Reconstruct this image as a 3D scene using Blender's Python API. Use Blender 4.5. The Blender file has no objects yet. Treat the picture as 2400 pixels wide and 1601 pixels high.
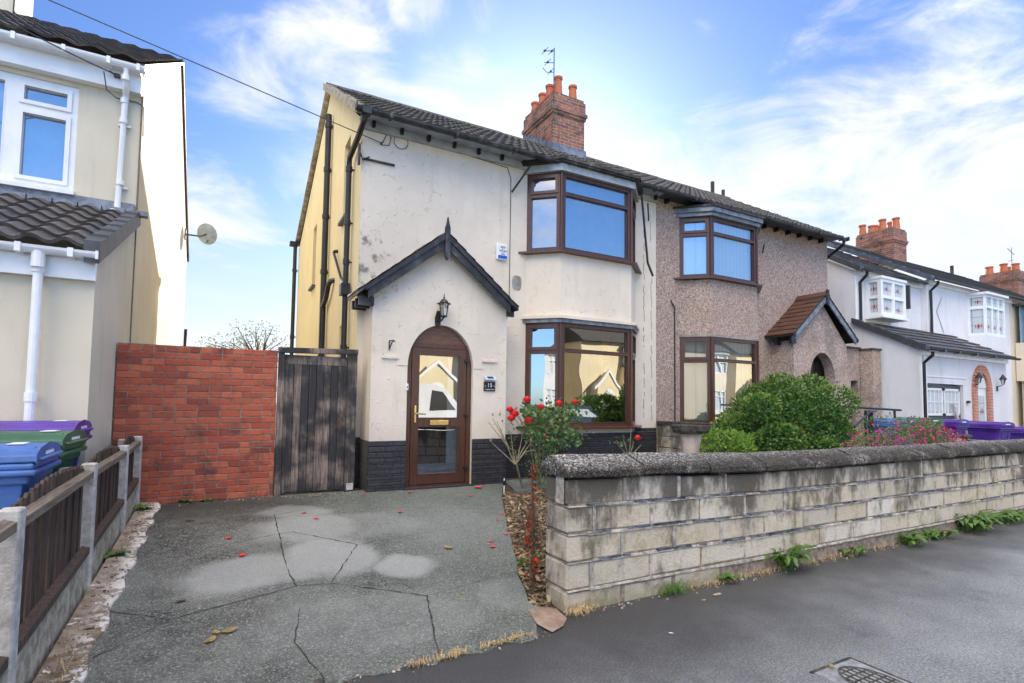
import bpy, math, random
from mathutils import Vector, Matrix
R = random.Random(7)
S = bpy.context.scene
COL = S.collection
rad = math.radians

# ------------------------------------------------------------------ camera
cd = bpy.data.cameras.new('camera'); cam = bpy.data.objects.new('camera', cd); COL.objects.link(cam)
yaw, pit, rol = rad(28.326), rad(3.115), rad(.763)
fw = Vector((math.sin(yaw)*math.cos(pit), math.cos(yaw)*math.cos(pit), math.sin(pit)))
r0 = Vector((math.cos(yaw), -math.sin(yaw), 0)); u0 = r0.cross(fw)
rt = r0*math.cos(rol)+u0*math.sin(rol); up = u0*math.cos(rol)-r0*math.sin(rol)
m = Matrix((rt, up, -fw)).transposed().to_4x4(); m.translation = Vector((0, 0, 1.5)); cam.matrix_world = m
cd.sensor_width = 36; cd.lens = 18.6; cd.shift_y = .0321; cd.clip_end = 2000; cd.clip_start = .05
S.camera = cam

# ------------------------------------------------------------------ node helpers
class NT:
    def __init__(s, nt): s.t = nt
    def n(s, typ, **k):
        o = s.t.nodes.new(typ)
        for a, b in k.items():
            if a == 'inp':
                for i, v in b.items():
                    if hasattr(v, 'links') or isinstance(v, bpy.types.NodeSocket): s.t.links.new(v, o.inputs[i])
                    else: o.inputs[i].default_value = v
            else: setattr(o, a, b)
        return o
    def math(s, op, a, b=None, c=None, clamp=False):
        i = {0: a}
        if b is not None: i[1] = b
        if c is not None: i[2] = c
        return s.n('ShaderNodeMath', operation=op, use_clamp=clamp, inp=i).outputs[0]
    def vm(s, op, a, b=None, out=0):
        i = {0: a}
        if b is not None: i[1] = b
        return s.n('ShaderNodeVectorMath', operation=op, inp=i).outputs[out]
    def noise(s, vec, sc, det=4, rough=.6, out=0, dist=0):
        return s.n('ShaderNodeTexNoise', inp={'Vector': vec, 'Scale': sc, 'Detail': det, 'Roughness': rough, 'Distortion': dist}).outputs[out]
    def ramp(s, f, pts, interp='LINEAR'):
        o = s.n('ShaderNodeValToRGB', inp={0: f}); cr = o.color_ramp; cr.interpolation = interp
        while len(cr.elements) < len(pts): cr.elements.new(.5)
        for e, (p, c) in zip(cr.elements, pts):
            e.position = p
            e.color = (c, c, c, 1) if isinstance(c, (int, float)) else (*c, 1)
        return o.outputs[0]
    def mix(s, f, a, b, mode='MIX'):
        o = s.n('ShaderNodeMix', data_type='RGBA', blend_type=mode)
        for i, v in ((0, f), (6, a), (7, b)):
            if isinstance(v, bpy.types.NodeSocket): s.t.links.new(v, o.inputs[i])
            else: o.inputs[i].default_value = (*v, 1) if isinstance(v, tuple) and len(v) == 3 else v
        return o.outputs[2]
    def smooth(s, x, a, b):
        return s.n('ShaderNodeMapRange', interpolation_type='SMOOTHSTEP', inp={0: x, 1: a, 2: b, 3: 0., 4: 1.}).outputs[0]

# ------------------------------------------------------------------ world
SUN = Vector((.46, .78, .40)).normalized()
sel = math.asin(SUN.z); saz = math.atan2(SUN.x, SUN.y)
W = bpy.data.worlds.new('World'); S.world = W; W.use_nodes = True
wt = NT(W.node_tree); W.node_tree.nodes.clear()
sky = wt.n('ShaderNodeTexSky', sky_type='NISHITA', sun_disc=False, sun_elevation=sel, sun_rotation=saz, air_density=1.0, dust_density=.6, ozone_density=2.5)
tc = wt.n('ShaderNodeTexCoord').outputs['Generated']
sep = wt.n('ShaderNodeSeparateXYZ', inp={0: tc}); Z = sep.outputs[2]
# clouds in a layer overhead: direction projected to a plane
zc = wt.math('MAXIMUM', Z, .03)
pl = wt.n('ShaderNodeCombineXYZ', inp={0: wt.math('DIVIDE', sep.outputs[0], wt.math('ADD', zc, .12)), 1: wt.math('DIVIDE', sep.outputs[1], wt.math('ADD', zc, .12)), 2: 0.}).outputs[0]
n1 = wt.noise(pl, 1.6, 7, .62, dist=.3); n2 = wt.noise(wt.n('ShaderNodeMapping', inp={0: wt.vm('ADD', tc, (3.1, 1.7, .4)), 3: (1., 1., 2.1)}).outputs[0], 4.6, 9, .62, dist=.55)
nz = wt.math('ADD', wt.math('MULTIPLY', n1, .35), wt.math('MULTIPLY', n2, .65))
blobs = [((.11, .84, .53), .13, .9), ((.03, .87, .48), .10, .8), ((.17, .83, .53), .09, .8), ((.29, .80, .49), .09, .85), ((.37, .78, .46), .08, .85),
         ((.33, .77, .55), .05, .55), ((.24, .76, .61), .06, .7), ((.35, .72, .62), .06, .35), ((.09, .92, .36), .10, .75), ((0, .96, .28), .15, .75), ((-.06, .98, .18), .2, .6),
         ((.58, .70, .42), .13, .9), ((.47, .78, .36), .2, .9), ((.75, .53, .38), .12, .8), ((.66, .62, .28), .22, .9), ((.83, .42, .34), .17, .85), ((.84, .28, .46), .15, .6),
         ((.9, .35, .22), .35, 1.1), ((.8, .55, .15), .35, 1.1), ((.25, .95, .1), .3, .9), ((.65, .5, .58), .08, .35), ((.72, .4, .58), .1, .45)]
acc = None
for c, r_, w_ in blobs:
    v = Vector(c).normalized()
    d = wt.vm('DISTANCE', tc, tuple(v), out=1)
    b = wt.math('MULTIPLY', wt.smooth(d, r_*1.5, 0.), w_)
    acc = b if acc is None else wt.math('MAXIMUM', acc, b)
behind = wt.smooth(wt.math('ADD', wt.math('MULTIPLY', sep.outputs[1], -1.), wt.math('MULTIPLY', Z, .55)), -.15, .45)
for c, r_, w_ in (((-.55, -.45, .7), .55, 1.0), ((.1, -.25, .96), .5, 1.0), ((-.8, -.2, .5), .3, .6), ((-.35, -.9, .15), .25, .5)):  # unseen clouds added behind the camera to light the shaded house fronts
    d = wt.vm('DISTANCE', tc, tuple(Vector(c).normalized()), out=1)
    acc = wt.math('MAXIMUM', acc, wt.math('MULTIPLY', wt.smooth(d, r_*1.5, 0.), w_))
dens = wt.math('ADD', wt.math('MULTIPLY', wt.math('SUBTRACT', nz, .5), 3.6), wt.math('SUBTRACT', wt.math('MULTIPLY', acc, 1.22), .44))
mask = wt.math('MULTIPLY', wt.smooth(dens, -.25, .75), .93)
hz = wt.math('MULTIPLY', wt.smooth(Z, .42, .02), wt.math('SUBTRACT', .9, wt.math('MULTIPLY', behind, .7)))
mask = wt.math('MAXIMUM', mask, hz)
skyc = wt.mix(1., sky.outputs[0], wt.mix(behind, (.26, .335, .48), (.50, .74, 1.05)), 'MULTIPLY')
cl = wt.mix(behind, wt.mix(wt.smooth(n2, .35, .7), (2.3, 2.45, 2.7), (2.8, 2.82, 2.85)), wt.mix(wt.smooth(Z, .3, .6), (3.6, 3.6, 3.7), (20., 17.2, 13.6)))  # out-of-view clouds far brighter than visible ones, as added fill
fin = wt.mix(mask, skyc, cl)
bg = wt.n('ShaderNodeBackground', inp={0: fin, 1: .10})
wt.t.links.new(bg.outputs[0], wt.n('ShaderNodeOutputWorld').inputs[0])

sl = bpy.data.lights.new('sun', 'SUN'); sl.energy = 2.6; sl.angle = rad(.5); sl.color = (1, .93, .80)
so = bpy.data.objects.new('sun', sl); COL.objects.link(so); so.rotation_euler = SUN.to_track_quat('Z', 'Y').to_euler(); so.location = (10, 20, 20)
vs = S.view_settings; vs.view_transform = 'Standard'; vs.look = 'None'; vs.gamma = 1; vs.exposure = 2.02
S.render.engine = 'CYCLES'; S.cycles.max_bounces = 8; S.cycles.transparent_max_bounces = 12

# ------------------------------------------------------------------ materials
def mat(name):
    m = bpy.data.materials.new(name); m.use_nodes = True; t = NT(m.node_tree); m.node_tree.nodes.clear()
    p = t.n('ShaderNodeBsdfPrincipled'); o = t.n('ShaderNodeOutputMaterial'); t.t.links.new(p.outputs[0], o.inputs[0])
    return m, t, p
def setp(t, p, **k):
    nm = {'col': 'Base Color', 'rough': 'Roughness', 'metal': 'Metallic', 'normal': 'Normal', 'spec': 'Specular IOR Level', 'sss': 'Subsurface Weight', 'coat': 'Coat Weight', 'em': 'Emission Color', 'ems': 'Emission Strength', 'tr': 'Transmission Weight'}
    for a, b in k.items():
        i = p.inputs[nm[a]]
        if isinstance(b, bpy.types.NodeSocket): t.t.links.new(b, i)
        elif a in ('col', 'em'): i.default_value = (*b, 1)
        else: i.default_value = b
def OC(t): return t.n('ShaderNodeNewGeometry').outputs['Position']
def bump(t, h, dist=.01, st=1.):
    return t.n('ShaderNodeBump', inp={'Height': h, 'Distance': dist, 'Strength': st}).outputs[0]
def simple(name, col, rough=.6, var=.15, sc=6., bs=60., bd=.002, metal=0, spec=.5, dirt=None):
    m, t, p = mat(name); P = OC(t)
    n = t.noise(P, sc, 5, .65)
    dk = tuple(c*(1-var*1.6) for c in col); lt = tuple(min(1, c*(1+var)) for c in col)
    c = t.mix(t.smooth(n, .3, .7), dk, lt)
    if dirt: c = t.mix(t.math('MULTIPLY', t.smooth(t.noise(P, 2.3, 7, .7), .5, .72), dirt[3]), c, tuple(dirt[:3]))
    setp(t, p, col=c, rough=rough, metal=metal, spec=spec, normal=bump(t, t.noise(P, bs, 3), bd))
    return m
def island(name, cols, rough=.7, noise_amt=.25, sc=30., bd=.003, dirt=None, spec=.4, hue=None):
    m, t, p = mat(name); P = OC(t)
    rnd = t.n('ShaderNodeNewGeometry').outputs['Random Per Island']
    k = len(cols); c = t.ramp(rnd, [(i/(k-1) if k > 1 else 0, cc) for i, cc in enumerate(cols)])
    n = t.noise(P, sc, 6, .7)
    c = t.mix(noise_amt, c, t.ramp(n, [(.3, 0.0), (.7, 1.0)]), 'SOFT_LIGHT')
    if dirt:
        for (s_, a, b, dc, am) in dirt:
            c = t.mix(t.math('MULTIPLY', t.smooth(t.noise(P, s_, 7, .72), a, b), am), c, dc)
    setp(t, p, col=c, rough=rough, spec=spec, normal=bump(t, n, bd))
    return m, t, p

def stucco(name, col, stain=0., lit=False):
    m, t, p = mat(name); P = OC(t)
    # trowelled render: short crescent ridges left by the float
    w = t.vm('ADD', P, t.vm('SCALE', t.vm('SUBTRACT', t.noise(P, 2.2, 3, out=1), (.5, .5, .5)), None)) if False else P
    sp = t.n('ShaderNodeVectorMath', operation='SCALE', inp={0: t.vm('SUBTRACT', t.noise(P, 2.5, 2, .5, out=1), (.5, .5, .5)), 'Scale': .35}).outputs[0]
    w = t.vm('ADD', P, sp)
    v1 = t.n('ShaderNodeTexVoronoi', feature='DISTANCE_TO_EDGE', inp={'Vector': w, 'Scale': 3.2}).outputs[0]
    ridge = t.math('MULTIPLY', t.smooth(v1, .028, .0), t.math('MULTIPLY', t.smooth(t.noise(P, 8.5, 2), .56, .66), t.smooth(t.noise(P, 1.1, 3), .4, .62)))
    sp2 = t.n('ShaderNodeVectorMath', operation='SCALE', inp={0: t.vm('SUBTRACT', t.noise(P, 3.5, 2, .5, out=1), (.5, .5, .5)), 'Scale': .3}).outputs[0]
    v2 = t.n('ShaderNodeTexVoronoi', feature='DISTANCE_TO_EDGE', inp={'Vector': t.vm('ADD', P, sp2), 'Scale': 6.5}).outputs[0]
    ridge2 = t.math('MULTIPLY', t.smooth(v2, .035, .0), t.smooth(t.noise(t.vm('ADD', P, (9, 3, 1)), 9, 2), .56, .66))
    n = t.noise(P, 1.3, 6, .6); f = t.noise(t.vm('ADD', P, t.n('ShaderNodeVectorMath', operation='SCALE', inp={0: t.noise(P, 4, 3, out=1), 'Scale': .5}).outputs[0]), 16, 6, .62)
    h = t.math('ADD', t.math('MULTIPLY', t.math('MAXIMUM', ridge, ridge2), .8), t.math('ADD', t.math('MULTIPLY', f, .22), t.math('MULTIPLY', t.noise(P, 7, 4), .8)))
    c = t.mix(t.smooth(n, .3, .7), tuple(x*.88 for x in col), col)
    c = t.mix(t.math('MULTIPLY', t.math('MAXIMUM', ridge, ridge2), .06), c, tuple(x*.62 for x in col))
    # streaks running down
    st = t.n('ShaderNodeMapping', inp={0: P, 3: (6., 6., .7)}).outputs[0]
    c = t.mix(t.math('MULTIPLY', t.smooth(t.noise(st, 1.0, 6, .7), .52, .8), .35), c, (col[0]*.62, col[1]*.58, col[2]*.5))
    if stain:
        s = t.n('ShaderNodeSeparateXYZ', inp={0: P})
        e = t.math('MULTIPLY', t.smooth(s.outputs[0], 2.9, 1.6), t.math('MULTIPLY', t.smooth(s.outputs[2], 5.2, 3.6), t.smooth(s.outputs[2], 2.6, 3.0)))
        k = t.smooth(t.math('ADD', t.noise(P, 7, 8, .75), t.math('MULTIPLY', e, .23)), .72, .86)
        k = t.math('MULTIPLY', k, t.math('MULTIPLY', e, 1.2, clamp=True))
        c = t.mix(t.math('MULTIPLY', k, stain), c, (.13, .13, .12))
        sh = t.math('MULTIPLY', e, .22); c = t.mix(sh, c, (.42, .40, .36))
        g = t.math('MULTIPLY', t.smooth(s.outputs[2], .9, 1.35), 1.); c = t.mix(t.math('MULTIPLY', t.math('SUBTRACT', 1., g), .25), c, (.4, .36, .28))
    setp(t, p, col=c, rough=.85, spec=.25, normal=bump(t, h, .008))
    return m
def plain_render(name, col, bsc=180.):
    m, t, p = mat(name); P = OC(t)
    st = t.n('ShaderNodeMapping', inp={0: P, 3: (5., 5., .5)}).outputs[0]
    c = t.mix(t.smooth(t.noise(P, .9, 6, .6), .35, .7), tuple(x*.9 for x in col), col)
    c = t.mix(t.math('MULTIPLY', t.smooth(t.noise(st, 1.2, 6, .7), .48, .78), .42), c, tuple(x*.6 for x in col))
    setp(t, p, col=c, rough=.9, spec=.2, normal=bump(t, t.noise(P, bsc, 3, .8), .004))
    return m
def pebble(name, tint=(1, 1, 1), grime=0.):
    m, t, p = mat(name); P = OC(t)
    v = t.n('ShaderNodeTexVoronoi', inp={'Vector': P, 'Scale': 75.}); 
    cs = t.n('ShaderNodeSeparateColor', inp={0: v.outputs[1]}).outputs[0]
    T = lambda c: tuple(a*b for a, b in zip(c, tint))
    c = t.ramp(cs, [(0, T((.13, .09, .075))), (.25, T((.38, .27, .225))), (.6, T((.56, .43, .365))), (.85, T((.76, .66, .59))), (1, T((.88, .82, .76)))])
    v2 = t.n('ShaderNodeTexVoronoi', inp={'Vector': P, 'Scale': 34.}); cs2 = t.n('ShaderNodeSeparateColor', inp={0: v2.outputs[1]}).outputs[1]
    c = t.mix(.45, c, t.ramp(cs2, [(0, T((.20, .14, .12))), (.6, T((.56, .43, .37))), (1, T((.78, .69, .62)))]))
    c = t.mix(t.math('MULTIPLY', t.smooth(t.noise(P, 1.1, 6, .65), .4, .75), .4), c, T((.42, .28, .215)))
    if grime: c = t.mix(t.math('MULTIPLY', t.smooth(t.noise(P, 1.8, 6, .7), .42, .7), grime), c, (.16, .15, .14))
    setp(t, p, col=c, rough=.9, spec=.25, normal=bump(t, v.outputs[0], .02))
    return m
def brickmat(name, c1, c2, mort, bw=.225, bh=.075, dirt=.4, axis='x', bd=.012, painted=False):
    m, t, p = mat(name); P = OC(t)
    s = t.n('ShaderNodeSeparateXYZ', inp={0: P})
    a = t.math('ADD', s.outputs[0], s.outputs[1])
    uv = t.n('ShaderNodeCombineXYZ', inp={0: a, 1: s.outputs[2], 2: 0.}).outputs[0]
    wob = t.n('ShaderNodeVectorMath', operation='SCALE', inp={0: t.vm('SUBTRACT', t.noise(P, 9, 3, out=1), (.5, .5, .5)), 'Scale': .012}).outputs[0]
    b = t.n('ShaderNodeTexBrick', inp={'Vector': t.vm('ADD', uv, wob), 'Color1': (*c1, 1), 'Color2': (*c2, 1), 'Mortar': (*mort, 1), 'Scale': 1., 'Mortar Size': .008 if not painted else .006, 'Mortar Smooth': .3, 'Bias': 0., 'Brick Width': bw, 'Row Height': bh})
    c = t.mix(.35, b.outputs[0], t.ramp(t.noise(P, 22, 6, .7), [(.3, 0.), (.7, 1.)]), 'SOFT_LIGHT')
    if dirt: c = t.mix(t.math('MULTIPLY', t.smooth(t.noise(P, 3., 7, .72), .45, .7), dirt), c, (.05, .045, .04))
    if painted: c = t.mix(t.math('MULTIPLY', t.smooth(t.noise(P, 13, 8, .8), .66, .72), .55), c, (.30, .30, .33))
    h = t.math('ADD', t.math('MULTIPLY', b.outputs[1], -1.), t.math('MULTIPLY', t.noise(P, 30, 4), .4))
    setp(t, p, col=c, rough=.8 if not painted else .62, normal=bump(t, h, bd))
    return m

M = {}
M['cream'] = stucco('cream_stucco', (.75, .68, .575), stain=.95)
M['side'] = plain_render('yellow_cream_side_render', (.80, .68, .42))
M['lcream'] = plain_render('pale_cream_render', (.72, .665, .53))
M['white'] = plain_render('white_render', (.78, .80, .84))
M['ivory'] = plain_render('ivory_render', (.75, .68, .55))
M['pebble'] = pebble('pink_brown_pebbledash')
M['pebble2'] = pebble('grimy_pebbledash', (1.12, 1.15, 1.17), .55)
M['plinth'] = brickmat('black_painted_brick', (.022, .022, .028), (.036, .036, .045), (.012, .012, .015), dirt=0, painted=True, bd=.02)
M['chim'] = brickmat('weathered_chimney_brick', (.44, .15, .09), (.17, .08, .065), (.42, .36, .28), dirt=.9, bd=.02)
M['redbrick'], t_, p_ = island('red_orange_brick', [(.34, .07, .04), (.45, .105, .05), (.25, .058, .04), (.50, .14, .07), (.39, .085, .045)], dirt=[(3.4, .50, .68, (.05, .03, .025), .62), (30, .6, .75, (.06, .04, .03), .5), (14, .64, .72, (.5, .42, .38), .35)])
M['mortar'] = simple('grey_mortar', (.25, .21, .175), .95, .3, 20, bd=.004)
M['mortarwhite'] = simple('pale_pointing_mortar', (.42, .40, .36), .95, .35, 14, bd=.006, dirt=(.16, .16, .17, .8))
M['slate'] = simple('blue_grey_slate_strip', (.10, .115, .15), .7, .6, 12, bd=.004, dirt=(.6, .58, .54, .8))
M['tile'], *_ = island('brown_grey_concrete_tiles', [(.045, .04, .038), (.085, .075, .068), (.06, .055, .05), (.10, .09, .078)], dirt=[(3.5, .5, .68, (.10, .10, .035), .55), (12, .62, .7, (.35, .35, .32), .4)])
M['tiledk'], *_ = island('dark_glossy_roman_tiles', [(.05, .045, .043), (.085, .075, .07), (.035, .033, .033)], rough=.38, spec=.5, dirt=[(9, .6, .7, (.16, .15, .13), .3)])
M['tilegrey'], *_ = island('grey_interlocking_tiles', [(.05, .05, .055), (.08, .08, .085), (.06, .06, .062)], rough=.6, dirt=[(3.5, .5, .68, (.09, .08, .05), .4)])
M['tilered'], *_ = island('red_brown_plain_tiles', [(.065, .032, .024), (.105, .045, .030), (.048, .027, .022)], dirt=[(5, .5, .7, (.05, .045, .03), .5)])
M['verge'] = simple('pale_verge_mortar', (.38, .34, .27), .9, .3, 9, dirt=(.1, .09, .07, .7))
M['lead'] = simple('grey_lead', (.20, .22, .25), .45, .3, 8, metal=.2)
M['black'] = simple('black_plastic', (.014, .014, .015), .38, .3, 5, bd=.001)
M['bltimber'] = simple('black_painted_timber', (.020, .021, .025), .5, .4, 8, bd=.003, dirt=(.25, .26, .28, .35))
M['gutter'] = simple('old_black_gutter', (.03, .031, .034), .5, .4, 12, dirt=(.28, .29, .28, .35))
M['moss'] = simple('mossy_felt_edge', (.045, .045, .045), .9, .5, 20, bd=.01, dirt=(.33, .32, .27, .5))
M['upvc'] = simple('white_upvc', (.80, .82, .84), .3, .04, 4, bd=.0005)
M['greyfas'] = simple('grey_fascia', (.36, .40, .43), .5, .15, 5)
M['darkgrey'] = simple('dark_grey_board', (.055, .06, .07), .5, .2, 5)
M['gold'] = simple('brass', (.75, .55, .22), .25, .1, 6, metal=1)
M['terra'], *_ = island('terracotta_pot', [(.52, .16, .07), (.44, .13, .06), (.58, .22, .11)], dirt=[(6, .55, .75, (.14, .09, .06), .6)])
M['orangebr'] = brickmat('orange_arch_brick', (.55, .20, .11), (.50, .17, .09), (.55, .42, .33), .075, .075, dirt=0)
def wood(name, col, dk, sc=(14, 14, .8), rough=.5, w=.6, grain=1.):
    m, t, p = mat(name); P = OC(t)
    g = t.noise(t.n('ShaderNodeMapping', inp={0: P, 3: sc}).outputs[0], 3.0, 7, .7, dist=.4)
    rnd = t.n('ShaderNodeNewGeometry').outputs['Random Per Island']
    c = t.mix(t.smooth(g, .35, .68), dk, col)
    c = t.mix(w, c, t.ramp(rnd, [(0, .25), (1, .8)]), 'SOFT_LIGHT')
    setp(t, p, col=c, rough=rough, normal=bump(t, g, .003*grain)); return m
M['mahog'] = wood('mahogany_upvc', (.105, .045, .028), (.055, .022, .015), (20, 20, 1.5), .32, 0.2, .3)
M['mahoglt'] = wood('brown_wood_panel', (.21, .095, .052), (.10, .045, .026), (2, 20, 20), .4, 0., .3)
M['fence'] = wood('weathered_brown_pales', (.10, .068, .05), (.03, .021, .017), (25, 25, 1.2), .85)
M['rail'] = wood('weathered_grey_rail', (.23, .19, .145), (.10, .08, .06), (20, 1.2, 20), .85)
def gatemat():
    m, t, p = mat('charred_black_boards'); P = OC(t)
    g = t.noise(t.n('ShaderNodeMapping', inp={0: P, 3: (26, 26, 1.3)}).outputs[0], 2.0, 7, .7)
    rnd = t.n('ShaderNodeNewGeometry').outputs['Random Per Island']
    k = t.smooth(t.math('ADD', t.noise(P, 2.6, 5, .6), t.math('MULTIPLY', rnd, .2)), .49, .74)
    s = t.n('ShaderNodeSeparateXYZ', inp={0: P})
    c = t.mix(t.smooth(g, .3, .7), (.012, .011, .012), (.034, .030, .030))
    c = t.mix(t.math('MULTIPLY', k, t.smooth(g, .25, .7)), c, (.33, .255, .205))
    c = t.mix(t.math('MULTIPLY', t.smooth(t.noise(t.n('ShaderNodeMapping', inp={0: P, 3: (50, 50, 6)}).outputs[0], 2., 6, .7), .66, .74), .6), c, (.42, .40, .38))
    setp(t, p, col=c, rough=.6, normal=bump(t, g, .004)); return m
M['gate'] = gatemat()
M['post'] = simple('pale_concrete_post', (.48, .47, .45), .9, .2, 18, bs=90, bd=.006, dirt=(.20, .17, .13, .45))
M['gravelb'] = simple('mossy_concrete_board', (.42, .39, .30), .95, .3, 12, bs=90, bd=.008, dirt=(.13, .14, .05, .85))
M['cement'] = simple('grey_cement_patch', (.30, .29, .27), .95, .2, 10)
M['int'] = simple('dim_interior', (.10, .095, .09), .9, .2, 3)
M['curtain'] = simple('sky_reflection_blue_curtain', (.22, .42, .64), .9, .08, 3)  # blue of reflected sky put into the curtain colour behind the upper panes
M['lblind'] = simple('pale_roller_blind', (.42, .58, .72), .9, .05, 3)
M['rubber'] = simple('black_rubber', (.02, .02, .02), .8, .2, 20)
M['chrome'] = simple('chrome_hub', (.5, .5, .52), .3, .1, 9, metal=.8)
M['vanwhite'] = simple('white_van_paint', (.75, .77, .8), .2, .03, 2)
M['carblue'] = simple('dark_blue_car_paint', (.04, .07, .13), .15, .05, 2)
M['redl'] = simple('red_lens', (.4, .02, .02), .2, .1, 5)
M['sticker'] = simple('white_label_plate', (.8, .82, .86), .4, .03, 5)
M['navy'] = simple('navy_lettering', (.05, .07, .22), .5, .05, 5)
M['blue'] = simple('blue_panel', (.01, .10, .55), .35, .15, 9)
M['solar'] = simple('solar_cell', (.01, .03, .12), .2, .2, 60)
M['silver'] = simple('silver_plastic', (.50, .58, .72), .3, .1, 9, metal=.3)
M['slatep'] = simple('slate_plaque', (.02, .021, .022), .6, .3, 20)
M['purple'] = simple('purple_bin_plastic', (.085, .03, .30), .42, .15, 4, dirt=(.25, .2, .4, .2))
M['green'] = simple('green_bin_plastic', (.035, .13, .065), .45, .2, 4, dirt=(.16, .25, .18, .3))
M['bluebin'] = simple('blue_bin_plastic', (.065, .16, .44), .45, .15, 4, dirt=(.25, .33, .5, .25))
M['stem'] = simple('green_brown_stem', (.16, .17, .08), .7, .4, 20)
M['deadstem'] = simple('pale_dry_stem', (.30, .27, .17), .85, .3, 30)
M['bark'] = simple('grey_brown_bark', (.11, .085, .06), .95, .4, 15, bd=.01)
M['straw'] = simple('dry_straw_grass', (.50, .38, .20), .9, .3, 30)
M['cast'] = simple('weathered_dark_stone', (.065, .06, .052), .95, .5, 18, bs=60, bd=.015, dirt=(.2, .19, .15, .5))
M['statue'] = simple('cream_cast_stone', (.62, .52, .42), .9, .15, 9, bd=.01, dirt=(.38, .22, .12, .6))
M['brownstone'] = simple('brown_paving_stone', (.30, .22, .17), .9, .2, 8, bd=.01)
M['stone'] = simple('loose_stone', (.30, .26, .22), .9, .3, 20)
def flowermat(n, cols):
    m, t, p = island(n, cols, rough=.55, noise_amt=.1); return m
M['rose'] = flowermat('coral_red_petals', [(.72, .02, .025), (.85, .05, .04), (.60, .015, .03)])
M['pink'] = flowermat('magenta_petals', [(.62, .03, .12), (.75, .05, .22), (.32, .02, .38), (.70, .04, .08)])
def leafmat(n, cols, tr=.35):
    m, t, p = island(n, cols, rough=.5, noise_amt=.1, bd=.0)
    nt = m.node_tree; tl = t.n('ShaderNodeBsdfTranslucent'); mx = t.n('ShaderNodeMixShader', inp={0: tr})
    src = p.inputs['Base Color'].links[0].from_socket
    nt.links.new(t.mix(1., src, (1.25, 1.3, .7), 'MULTIPLY'), tl.inputs[0])
    nt.links.new(p.outputs[0], mx.inputs[1]); nt.links.new(tl.outputs[0], mx.inputs[2])
    out = [x for x in nt.nodes if x.type == 'OUTPUT_MATERIAL'][0]; nt.links.new(mx.outputs[0], out.inputs[0]); return m
M['leafbush'] = leafmat('small_green_leaves', [(.035, .10, .03), (.05, .15, .035), (.09, .22, .045), (.03, .08, .03), (.22, .33, .07)])
M['leafyoung'] = leafmat('young_yellow_green_leaves', [(.16, .27, .05), (.26, .36, .08), (.12, .22, .05), (.34, .38, .12)])
M['leaflime'] = leafmat('lime_green_leaves', [(.16, .30, .05), (.24, .38, .07), (.10, .22, .04)])
M['leafrose'] = leafmat('rose_leaves', [(.08, .17, .06), (.13, .25, .10), (.06, .13, .05), (.28, .34, .15)])
M['leaffu'] = leafmat('pale_green_leaves', [(.16, .24, .10), (.10, .18, .06), (.28, .33, .18)])
M['leafred'] = leafmat('rust_red_leaves', [(.36, .06, .03), (.22, .05, .03), (.42, .12, .05)])
M['weed'] = leafmat('weed_leaves', [(.10, .20, .05), (.15, .27, .07), (.07, .14, .04)])
M['leafdry'] = leafmat('dry_leaf', [(.38, .30, .12), (.30, .20, .09), (.45, .42, .22)])
M['leaftree'] = leafmat('olive_tree_leaves', [(.12, .13, .04), (.17, .19, .06), (.20, .13, .05)])
M['chips'], *_ = island('bark_chips', [(.16, .10, .06), (.30, .21, .12), (.07, .045, .03), (.40, .32, .2), (.10, .07, .045)], rough=.95)

def glassmat(name, fac=.30, tint=(.75, .80, .80)):
    m = bpy.data.materials.new(name); m.use_nodes = True; t = NT(m.node_tree); m.node_tree.nodes.clear()
    lw = t.n('ShaderNodeLayerWeight', inp={0: .35}).outputs[0]
    P = OC(t); nb = bump(t, t.noise(P, 1.2, 1), .007, .5)
    g = t.n('ShaderNodeBsdfGlossy', inp={'Roughness': .0, 'Color': (1, 1, 1, 1), 'Normal': nb}); tr = t.n('ShaderNodeBsdfTransparent', inp={0: (*tint, 1)})
    f = t.math('ADD', t.math('MULTIPLY', lw, 1.0 - fac), fac, clamp=True)
    mx = t.n('ShaderNodeMixShader', inp={0: f, 1: tr.outputs[0], 2: g.outputs[0]})
    t.t.links.new(mx.outputs[0], t.n('ShaderNodeOutputMaterial').inputs[0]); return m
M['glass'] = glassmat('window_glass', .34)
M['glassl'] = glassmat('lantern_glass', .08, (.9, .93, .93))
def blindmat():
    m, t, p = mat('vertical_blinds'); P = OC(t)
    s = t.n('ShaderNodeSeparateXYZ', inp={0: P}); x = t.math('ADD', s.outputs[0], s.outputs[1])
    w = t.math('FRACT', t.math('MULTIPLY', x, 9.))
    c = t.mix(t.smooth(w, .0, .16), (.40, .44, .44), (.78, .82, .80))
    setp(t, p, col=c, rough=.8, normal=bump(t, w, .02)); return m
M['blind'] = blindmat()
def leaded():
    m, t, p = mat('leaded_glass_curtain'); P = OC(t)
    s = t.n('ShaderNodeSeparateXYZ', inp={0: P})
    a = t.math('FRACT', t.math('MULTIPLY', t.math('ADD', s.outputs[0], s.outputs[1]), 5.5)); b = t.math('FRACT', t.math('MULTIPLY', s.outputs[2], 4.2))
    l = t.math('MAXIMUM', t.smooth(a, .93, .96), t.smooth(b, .94, .97))
    c = t.mix(l, (.50, .56, .60), (.12, .13, .15)); setp(t, p, col=c, rough=.35); return m
M['leaded'] = leaded()

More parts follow.
